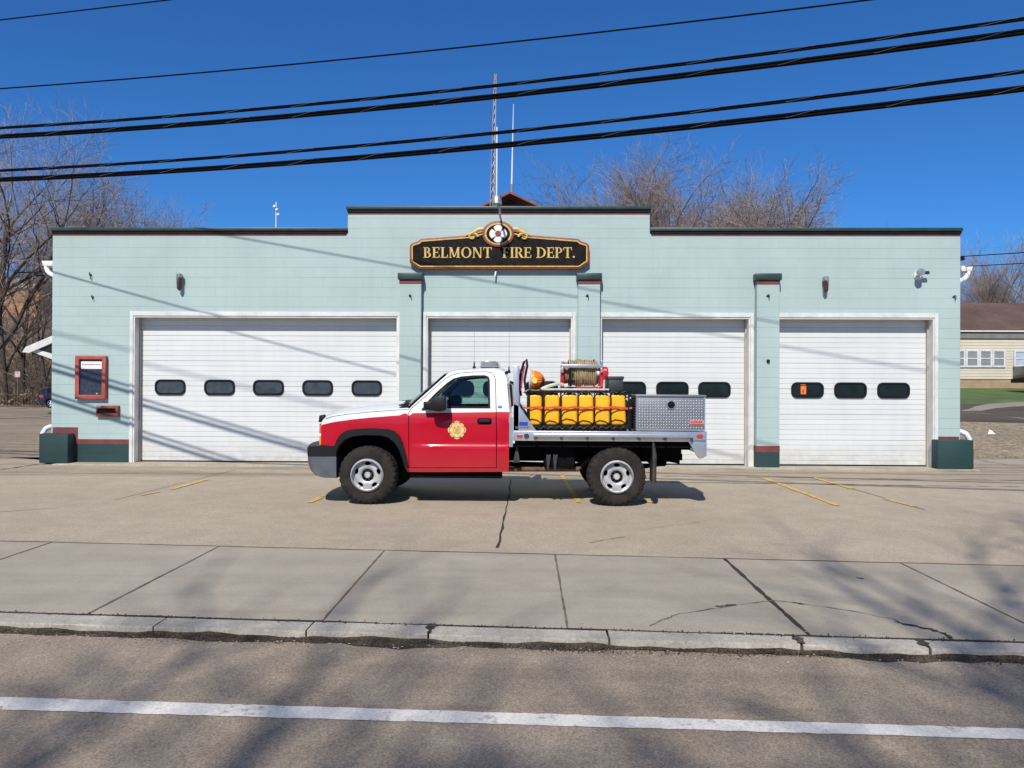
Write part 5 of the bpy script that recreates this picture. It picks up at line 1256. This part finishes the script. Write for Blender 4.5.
# flatbed
zd0, zd1 = .885, 1.02; W = HW+.02
m = MB(); m.box(bx0, bx1, YC-W+.045, YC+W-.045, zd1-.05, zd1-.005)
for i in range(9): x = bx0+.2+i*.29; m.box(x, x+.06, YC-.9, YC+.9, zd1-.13, zd1-.051)
fb = tb(m, 'flatbed_deck', m_alu)
for s_ in (-1, 1):
    y0, y1 = sorted((YC+s_*W, YC+s_*(W-.04))); r = tb(MB().box(bx0, bx1, y0, y1, zd0, zd1), 'side_rail', m_alu, fb, bevel=.006)
    m = MB(); P = [(T(530.5, 0)[0], zd1-.015), (T(533, 0)[0], zd1-.01), (T(688, 0)[0], zd1-.01), (T(690, 0)[0], zd1-.02), (T(690, 0)[0], zd0+.03), (T(535, 0)[0], zd0+.018), ]
    y0, y1 = sorted((YC+s_*(W+.001), YC+s_*(W+.05))); m.box(P[1][0], P[2][0], y0, y1, zd0+.055, zd1-.03); tb(m, 'rub_rail', m_alu, fb, bevel=.014)
    for i in range(7): x = P[1][0]+.02+i*.35; tb(MB().box(x, x+.03, y0, y1-.0, zd0+.02, zd0+.054), 'stake_pocket', m_dsteel, fb)
    yy0, yy1 = sorted((YC+s_*(W+.001), YC+s_*(W+.018)))
    tb(MB().prism(rrect(T(519.8, 0)[0], .95, .078, .038, .018), yy0, yy1), 'marker_light', m_lens, fb, bevel=.005)
    tb(MB().prism(rrect(T(699.6, 0)[0], .965, .082, .048, .02), yy0, yy1), 'marker_light', m_lens, fb, bevel=.005)
    tb(MB().lathe([(.0, 0), (.034, 0), (.034, .012), (.026, .014), (0, .008)], (T(526.6, 0)[0], yy0, .95), 'y', 20), 'fuel_filler', m_dsteel, fb)
    # tail skirt
    P = TL([(687.5, 440.2), (705.6, 440.2), (705.2, 455), (703.6, 458), (699, 458.6), (697, 456.5)])
    y0, y1 = sorted((YC+s_*W, YC+s_*(W-.03))); tb(MB().prism(P, y0, y1), 'tail_skirt', m_alu, fb, bevel=.006)
    # bulkhead gusset
    P = [(bx0, zd1), (T(536.5, 0)[0], zd1), T(519.3, 406), (bx0+.0, T(0, 404)[1])]
    y0, y1 = sorted((YC+s_*(W-.001), YC+s_*(W-.02))); g_ = tb(MB().prism(P, y0, y1), 'gusset', m_alu, fb, bevel=.003)
    yd = yy0 if s_ < 0 else yy1-.0
    a, b = T(519.2, 425.6), T(527.8, 421.9); y2 = YC+s_*W; yq0, yq1 = sorted((y2+s_*.0005, y2+s_*.003))
    tb(MB().box(a[0], b[0], yq0, yq1, a[1], b[1]), 'blue_decal', M('decal_blue', (.02, .06, .42), .4, var=.1), g_)
    m = MB(); rr = random.Random(6); x = T(515.5, 0)[0]; zz = T(0, 427.6)[1]
    while x < T(529.5, 0)[0]: q = rr.uniform(.008, .022); m.box(x, x+q, yq0, yq1, zz-.016, zz+.012); x += q+.007
    tb(m, 'decal_text', M('decal_grey_blue', (.10, .14, .25), .5), g_)
tb(MB().box(bx1+.001, bx1+.02, YC-W+.04, YC+W-.04, zd0-.2, zd1), 'rear_panel', m_alu, fb)
m = MB(); zt = T(0, 366)[1]
for y in (YC-W+.001, YC+W-.09): m.box(bx0, bx0+.075, y, y+.085, zd1+.001, zt)
m.box(bx0+.005, bx0+.07, YC-W+.09, YC+W-.09, zt-.08, zt-.001).box(bx0+.01, bx0+.03, YC-W+.09, YC+W-.09, zd1, 1.35)
for i in range(7): y = YC-.7+i*.233; m.box(bx0+.02, bx0+.05, y-.015, y+.015, 1.35, zt-.081)
hb = tb(m, 'headboard', m_alu, bevel=.005)
tb(MB().box(T(508.8, 0)[0], bx0-.005, YC-W+.02, YC-W+.06, .80, 1.20), 'headboard_edge', m_alu, hb)
# light bar and cab aerials
m = MB(); x0, x1 = T(479, 0, .25)[0], T(497.5, 0, .25)[0]; z0, z1 = T(0, 367, .25)[1], T(0, 361.2, .25)[1]
m.box(x0, x1, YC-.62, YC+.62, z0+.0, z0+.02); lb_ = tb(m, 'light_bar', m_steel)
m = MB(); m.box(x0+.01, x1-.01, YC-.61, YC+.61, z0+.021, z1); tb(m, 'light_bar_lens', M('light_bar_lens', (.30, .31, .32), .12, .3, var=.6, sc=40), lb_, bevel=.015)
tb(MB().box(x0+.02, x0+.06, YC-.5, YC+.5, z0-.06, z0-.001).box(x1-.06, x1-.02, YC-.5, YC+.5, z0-.06, z0-.001), 'light_bar_foot', m_dsteel, lb_)
for u, y, h in ((474.2, .35, .60), (509, 1.9, .55)):
    p = onY(u, 368.5 if u < 500 else 372, YT+y); tp = onY(u+.3, 322, YT+y)
    m = MB().lathe([(.024, -.02), (.022, .02), (.012, .035), (.008, .09), (0, .095)], p, 'z', 10); ab = tb(m, 'aerial', m_black)
    tb(MB().tube([p+Vector((0, 0, .08)), tp], [.0032, .002], 5), 'aerial_rod', m_steel, ab)
# tool box
yb0 = YT+.012; bxa, bxb = T(636.4, 0)[0], T(705.4, 0)[0]; z0, z1 = zd1+.012, T(0, 396.6)[1]
m_dia = M('diamond_plate', (.22, .235, .26), .45, .45, var=.12, sc=5)
m = MB(); m.box(bxa, bxb, yb0, yb0+.66, z0, z1)
bx = tb(m, 'tool_box', m_dia, bevel=.006)
m = MB(); p_ = .0365; nx = int((bxb-bxa-.05)/p_); nz = int((z1-z0-.04)/p_)
for i in range(nx):
    for j in range(nz):
        cx_, cz_ = bxa+.035+(i+.25)*p_, z0+.025+(j+.5)*p_
        if math.hypot(cx_-T(671.2, 0)[0], cz_-T(0, 404.4)[1]) < .068: continue
        if cx_ > T(689.5, 0)[0] and cx_ < T(704.5, 0)[0] and T(0, 425.3)[1] < cz_ < T(0, 419.3)[1]: continue
        d = 1 if (i+j) % 2 else -1; a, b = .0140, .0048; e = Vector((.7071, .7071*d)); f_ = Vector((-e.y, e.x)); c_ = Vector((cx_, cz_)); P = [c_+e*a, c_+f_*b, c_-e*a, c_-f_*b]
        m.add([(q.x, yb0-.0005, q.y) for q in P]+[(cx_, yb0-.0065, cz_)], [(0, 1, 4), (1, 2, 4), (2, 3, 4), (3, 0, 4)])
tb(m, 'tread_pattern', M('tread_lozenge', (.92, .93, .95), .4, .0, var=.1), bx, smooth=0)
m = MB().box(bxa-.012, bxb+.012, yb0-.014, yb0+.67, z1+.001, z1+.028); tb(m, 'lid', m_dia, bx, bevel=.006)
m = MB().box(bxa+.0, bxa+.018, yb0-.007, yb0-.0005, z0, z1).box(bxb-.018, bxb, yb0-.007, yb0-.0005, z0, z1).box(bxa+.019, bxb-.019, yb0-.007, yb0-.0005, z0, z0+.018); tb(m, 'box_edge', m_alu, bx)
cx_, cz_ = T(671.2, 0)[0], T(0, 404.4)[1]
lt = tb(MB().lathe([(.0, -.012), (.060, -.012), (.062, -.001), (0, -.001)], (cx_, yb0, cz_), 'y', 28), 'latch', m_alu, bx)
tb(MB().lathe([(.0, -.018), (.046, -.017), (.05, -.0125), (.0, -.0125)], (cx_, yb0, cz_), 'y', 28).box(cx_-.042, cx_+.042, yb0-.028, yb0-.0185, cz_-.004, cz_+.012), 'latch_handle', m_black, lt)
a, b = T(690, 424.6), T(704, 420.2); m = MB().box(a[0], b[0], yb0-.004, yb0-.0005, a[1], b[1]); dl = tb(m, 'maker_label', M('label_pale_red', (.55, .28, .28), .5), bx)
rr = random.Random(9); x = a[0]+.01; m = MB()
while x < b[0]-.02: q = rr.uniform(.01, .025); m.box(x, min(b[0]-.005, x+q), yb0-.006, yb0-.0045, a[1]+.022, b[1]-.012); x += q+.006
m.box(a[0]+.005, b[0]-.005, yb0-.006, yb0-.0045, a[1]+.004, a[1]+.012); tb(m, 'label_text', M('label_red', (.50, .03, .04), .5), dl)
# perforated side guard in front of the box
m = MB(); y = yb0+.64
for i in range(13): q = z0+.01+i*.036; m.box(bxa-.013, bxa-.008, yb0+.01, y, q, q+.014)
for i in range(12): q = yb0+.01+i*.055; m.box(bxa-.0075, bxa-.0015, q, q+.02, z0, z1-.01)
tb(m, 'louvred_side', M('dark_mesh', (.12, .12, .12), .5, .5), bx)
# skid unit: tank, frame, tray, reel, pump box
SK = YT+.30
m = MB(); sx0, sx1 = T(527, 0, .3)[0], T(629, 0, .3)[0]; zt = onY(580, 393, SK).z
m.box(sx0+.05, sx1, SK+.02, YC+.75, zd1+.005, zt-.08); tk_ = tb(m, 'water_tank', M('tank_black_poly', (.018, .018, .018), .5, var=.4, sc=5), bevel=.05)
m = MB()
for x in (sx0, sx1-.04): 
    for y in (YT+.04, YC+.8): m.box(x, x+.04, y, y+.04, zd1+.001, zt)
for y in (YT+.04, YC+.8): m.box(sx0, sx1, y, y+.04, zt+.001, zt+.035)
for x in (sx0, (sx0+sx1)/2, sx1-.04): m.box(x, x+.04, YT+.081, YC+.799, zt+.001, zt+.033)
fr = tb(m, 'skid_frame', m_black, bevel=.004)
tr0, tr1 = onY(543.5, 390, YT+.2), onY(608.5, 387, YT+.2)
tb(MB().box(tr0.x, tr1.x, YT+.12, YC+.4, zt+.037, zt+.062), 'tray', M('tray_white', (.60, .58, .55), .5, var=.2, sc=8), fr, bevel=.006)
YR = YT+.55
rc = onY(580.5, 374.5, YR); ra, rbx = onY(564.5, 374, YR).x, onY(597, 374, YR).x
zt2 = zt+.063
RR = (onY(580, 358, YR).z-onY(580, 387, YR).z)/2; rcz = zt2+RR+.015
reel = tb(MB().tube([(ra-.03, YR, rcz), (rbx+.03, YR, rcz)], .05, 12), 'hose_reel', m_red)
m = MB()
for x in (ra-.012, rbx+.002): m.lathe([(.0, 0), (.155, 0), (.16, .005), (.155, .01), (0, .01)], (x, YR, rcz), 'x', 28)
for x in (ra-.055, rbx+.03):
    m.prism([(YR-.17, zt2), (YR+.17, zt2), (YR+.09, rcz+.05), (YR-.09, rcz+.05)], x, x+.025, ax='x')
m.box(ra-.055, rbx+.055, YR-.18, YR-.14, zt2, zt2+.025).box(ra-.055, rbx+.055, YR+.14, YR+.18, zt2, zt2+.025)
for x in (ra-.06, rbx+.02): m.box(x, x+.045, YR-.19, YR-.165, zt2, rcz+.10)
tb(m, 'reel_frame', M('reel_red_paint', (.42, .010, .018), .4, var=.3, sc=10), reel, bevel=.003)
m = MB(); n = 17; rr = random.Random(4)
for i in range(n):
    x = ra+.012+(rbx-ra-.022)*i/(n-1); Rm = RR-.02+rr.uniform(-.018, .004)
    if i in (0, 1, n-1): Rm -= .03
    m.tube([(x+.006*math.sin(a*2+i), YR+Rm*math.cos(a)*.98, rcz+Rm*math.sin(a)) for a in [k*math.pi/14 for k in range(29)]], .0125, 7, cap=False)
    if i < n-1: m.tube([(x+.012, YR+(Rm-.022)*math.cos(a), rcz+(Rm-.022)*math.sin(a)) for a in [k*math.pi/12 for k in range(25)]], .0125, 6, cap=False)
tb(m, 'hose', m_hose, reel, smooth=60)
zb_ = onY(580, 366.2, YR-.2).z; m = MB()
m.box(ra-.055, rbx+.06, YR-.235, YR-.20, zb_-.022, zb_+.022)
for x in (ra-.055, rbx+.03): m.box(x, x+.03, YR-.234, YR-.201, zb_+.0225, zb_+.085).box(x, x+.03, YR-.234, YR-.201, rcz-.0, zb_-.0225).box(x, x+.03, YR-.199, YR+.16, zb_-.02, zb_+.02)
tb(m, 'guide_bar', m_alu, reel, bevel=.004)
m = MB(); m.tube([(rc.x-.16, YR-.24, zb_-.03), (rc.x-.165, YR-.25, rcz-.02), (rc.x-.15, YR-.24, zt2+.03)], .016, 8).lathe([(.02, -.03), (.035, -.025), (.04, .03), (.02, .05)], (rc.x-.155, YR-.25, zt2+.08), 'z', 12).tube([(rc.x-.22, YR-.25, zt2+.09), (rc.x-.09, YR-.25, zt2+.10)], .012, 6).box(rc.x-.19, rc.x-.12, YR-.26, YR-.23, rcz+.03, rcz+.06)
tb(m, 'nozzle', m_black, reel)
m = MB(); mx = onY(603, 376, YR).x
m.lathe([(.0, -.075), (.06, -.07), (.075, -.05), (.08, .04), (.055, .06), (0, .065)], (mx, YR-.1, rcz+.01), 'x', 18).lathe([(.03, -.05), (.05, -.045), (.05, .05), (.03, .06)], (mx+.01, YR-.16, rcz-.01), 'y', 14).tube([(mx-.02, YR-.18, rcz-.03), (mx-.04, YR-.19, zt2+.03), (mx-.09, YR-.19, zt2+.02)], .02, 8)
tb(m, 'reel_motor', m_red, reel)
tb(MB().lathe([(.0, -.03), (.042, -.03), (.045, .0), (.03, .02), (0, .025)], (mx-.075, YR-.15, rcz+.0), 'x', 14), 'motor_cover', m_paper, reel)
a, b = onY(608.5, 390, YR-.2), onY(624, 376.3, YR-.2); m = MB(); m.box(a.x, b.x-.01, YR-.2, YR+.35, zt+.0365, b.z-.045).box(a.x-.012, b.x, YR-.21, YR+.36, b.z-.044, b.z)
tb(m, 'pump_box', M('pump_box_dark', (.035, .040, .045), .5, var=.3), bevel=.008)
# suction hose loops at the headboard
m = MB(); zz = zd1
def lp_(L, r, k=8): m.tube([onY(u, v, YT+d) for u, v, d in L], r, k)
lp_([(521, 396, .12), (519.6, 385, .12), (521, 372, .13), (524, 362, .14), (526.5, 359.5, .16), (527.3, 366, .17), (526, 372, .16), (524.5, 380, .15), (526, 391, .14)], .017)
lp_([(515, 398, .1), (518.5, 391, .08), (521, 386, .08)], .012)
tb(m, 'suction_hose', m_blackp, hb)
m = MB(); lp_([(514, 399, .05), (517, 394, .06), (521, 389, .08), (522.5, 376, .10), (524.5, 366, .11)], .012, 6); lp_([(513.5, 402, .03), (516, 396, .04)], .02, 6)
tb(m, 'red_strap', M('red_strap', (.40, .02, .05), .7), hb)
# ------------------------------------------------------------ cargo
GPK = 'yellow backpack tanks strapped on the flatbed'
ordn = ['first yellow backpack tank from the cab end, next to the gusset', 'second yellow backpack tank from the cab end', 'third yellow backpack tank from the cab end', 'fourth yellow backpack tank from the cab end', 'fifth yellow backpack tank from the cab end', 'sixth yellow backpack tank, nearest the diamond plate tool box']
def pack(i, u0, u1, tilt):
    a, b = onY(u0-.6, 425.2, YT+.06), onY(u1+.6, 394.2, YT+.06); w_ = b.x-a.x; h = b.z-a.z; cx_ = (a.x+b.x)/2; zb_ = zd1+.002
    o = (cx_, YT+.14, zb_); r = thing('backpack_tank', ordn[i], 'water tank', o, GPK); r.rotation_euler = (0, math.radians(tilt), 0)
    lz = a.z-zb_
    m = MB(); P = rrect(0, lz+h/2, w_, h, .05, 5); m.prism(P, -.085, .085); t = m.build('tank', m_yel, r, bevel=.03, seg=3)
    mb = MB(); mb.prism(rrect(0, lz+h*.55, w_*.16, h*.86, .01), -.0875, -.0852); 
    m = MB(); m.box(-w_/2-.004, w_/2+.004, -.08, .09, 0, lz+.012).box(-w_/2-.012, -w_/2-.001, -.03, .05, lz, lz+h*.9).box(w_/2+.001, w_/2+.012, -.03, .05, lz, lz+h*.9); m.build('carry_frame', m_black, r, bevel=.004)
    m = MB(); m.lathe([(0, .035), (.035, .03), (.04, 0), (.04, -.01), (0, -.01)], (0, .0, lz+h+.006), 'z', 14).tube([(-w_*.35, -.02, lz+h+.0), (-w_*.2, -.05, lz+h+.025), (w_*.2, -.05, lz+h+.02), (w_*.4, -.02, lz+h-.01)], .009, 6); m.build('cap', m_black, r)
    R = random.Random(i); m = MB(); q = R.uniform(-.01, .02); up_ = R.random() < .6
    m.tube([(-w_*.5, -.09, lz+h*.10+q), (-w_*.2, -.096, lz+h*.17+q), (w_*.2, -.096, lz+h*.13+q), (w_*.5, -.09, lz+h*.02+q)], .0055, 6)
    if i: m.tube([(-w_*.5, -.09, lz+h*.28), (-w_*.35, -.096, lz+h*.42), (w_*.0, -.098, lz+h*.49), (w_*.45, -.095, lz+h*.50)], .005, 6)
    m.build('hose', m_black, r)
    return r
for i, (u0, u1, t) in enumerate(((528.2, 541.3, 0), (545.2, 559.0, 0), (562, 577, .0), (578.8, 593.4, -1), (595.4, 609.6, -1), (611.3, 626.2, -2.5))): pack(i, u0, u1, t)
m = MB(); pts = []
for i in range(41):
    u = 523+i*(632-523)/40; p = onY(u, 407.5+.5*math.sin(i*.9)+(1 if i > 37 else 0), YT+.028+.006*math.sin(i*1.7)); pts.append(p)
m.grid([[(p.x, p.y, p.z-.013) for p in pts], [(p.x, p.y, p.z+.013) for p in pts]])
ts = tag(m.build('ratchet_strap', M('strap_orange_red', (.72, .07, .02), .7, var=.15, sc=30), origin=pts[20], recalc=False), 'orange red strap pulled across the row of yellow tanks', 'strap')
m = MB()
for u, r in ((543.3, .012), (560.6, .012), (578, .009), (594.5, .008), (610.5, .012), (628.5, .014)):
    m.tube([onY(u, 392, YT+.04), onY(u+.4, 400, YT+.035), onY(u, 412, YT+.035), onY(u+.3, 429, YT+.04)], r, 6)
m.tube([onY(524+i*2.2, 392.3+.8*math.sin(i*2.3), YT+.035) for i in range(48)], .010, 6); m.tube([onY(524+i*2.2, 427.6+1.3*math.sin(i*1.9), YT+.02) for i in range(48)], .012, 6)
m.tube([onY(524+i*2.2, 425.6+1.2*math.sin(i*2.9+1), YT+.03) for i in range(48)], .007, 6)
R = random.Random(12)
for i in range(40):
    p = onY(R.uniform(526, 630), R.choice((391.5, 427.5, 426)), YT+.03); s_ = R.uniform(.014, .028)
    m.lathe([(0, -s_), (s_*.8, -s_*.5), (s_, 0), (s_*.8, s_*.5), (0, s_)], p, R.choice('xz'), 7)
tag(m.build('cargo_net', m_blackp, origin=onY(580, 428, YT+.03)), 'black bungee cargo net holding the yellow tanks along the flatbed', 'cargo net')
m = MB(); R = random.Random(14)
m.tube([onY(526+i*2.2, 390.8+.7*math.sin(i*2.7+2), YT+.10) for i in range(12)], .013, 6, 0)
m.tube([onY(u, v, YT+.12) for u, v in ((524, 391.5), (533, 391), (541, 393), (549, 394.5), (556, 394))], .012, 6, 1)
tag(m.build('webbing', [m_hose, m_orange], origin=onY(535, 391, YT+.1)), 'loose tan and orange webbing on top of the skid frame behind the helmet', 'webbing')
# helmet lying on its side
hp = onY(531.5, 374.5, YT+.3)
hz = zt+.037+.145; hl = thing('fire_helmet', 'orange safety helmet lying on its side with white brim towards the cab', 'helmet', (hp.x, hp.y, hz-.145)); o = hl.location
m = MB(); prof = [(.128, -.005), (.130, .02)]+[(.128*math.cos(a), .02+.165*math.sin(a)) for a in [i*math.pi/20 for i in range(1, 10)]]+[(.0, .186)]
m.lathe(prof, (hp.x, hp.y, hz), 'x', 32); d = m.build('shell', m_orange, hl, o)
m = MB(); 
for k in (-.3, 0, .3): m.tube([(hp.x+.02+.168*math.sin(a)*1.0, hp.y+.13*math.cos(a)*math.cos(k)*1.0, hz+.13*math.cos(a)*math.sin(k)+.0) for a in [i*math.pi/16 for i in range(17)]], .007, 6)
m.build('ridge', m_orange, d, o)
m = MB(); m.lathe([(.10, -.02), (.172, -.035), (.176, -.028), (.135, .004), (.128, .0)], (hp.x, hp.y, hz), 'x', 32, closed=True); m.build('brim', m_wht, hl, o)
m = MB(); m.lathe([(.1305, .018), (.1325, .02), (.1325, .035), (.1295, .038)], (hp.x, hp.y, hz), 'x', 32, closed=True); m.build('band', m_yel, hl, o)
p = [hp.x+.05, hp.y-.128, hz-.02]; MB().prism(smoothpoly([(p[0]-.04, p[2]-.03), (p[0]+.03, p[2]-.03), (p[0]+.03, p[2]+.05), (p[0]-.04, p[2]+.05)], 1), p[1]-.010, p[1]+.02).build('reflective_patch', M('reflective_yellow', (.85, .62, .10), .4), hl, o)
m = MB(); m.prism([(hp.x+.125, hz-.11), (hp.x+.165, hz-.11), (hp.x+.17, hz+.01), (hp.x+.15, hz+.045)], hp.y-.09, hp.y+.05); m.build('ear_flap', m_black, hl, o, bevel=.01)
# gloves/flat dark pad and pale hose beside the helmet
q0, q1 = onY(540.5, 383.8, YT+.35), onY(552.5, 382.0, YT+.35)
tag(MB().prism([(q0.x, zt+.04), (q1.x-.03, zt+.04), (q1.x, q1.z-.02), (q1.x-.05, q1.z), (q0.x+.02, q1.z-.005)], YT+.25, YT+.5).build('tool_pouch', m_black, origin=(q0.x, YT+.35, zt+.04), bevel=.012), 'flat black pouch lying between the helmet and the hose reel', 'pouch')
m = MB(); m.tube([onY(541, 389.6, YT+.2), onY(545, 387.4, YT+.22), onY(551, 385.4, YT+.25), onY(558, 383.6, YT+.3), onY(563, 384.8, YT+.35)], .024, 8)
tag(m.build('pale_hose', M('pale_green_hose', (.52, .55, .42), .6, var=.15, sc=12), origin=onY(551, 387, YT+.25)), 'short pale green hose lying on the skid beside the reel', 'hose')
m = MB()
for u, v, r in ((627.8, 396, .02), (629.6, 398, .025), (630.5, 394.5, .018)): m.lathe([(0, -r), (r, -r*.4), (r*1.1, r*.3), (0, r)], onY(u, v, YT+.06), 'z', 8)
tag(m.build('rag_bundle', m_paper, origin=onY(629.6, 400, YT+.06)), 'small white rag stuffed beside the last yellow tank', 'rag')
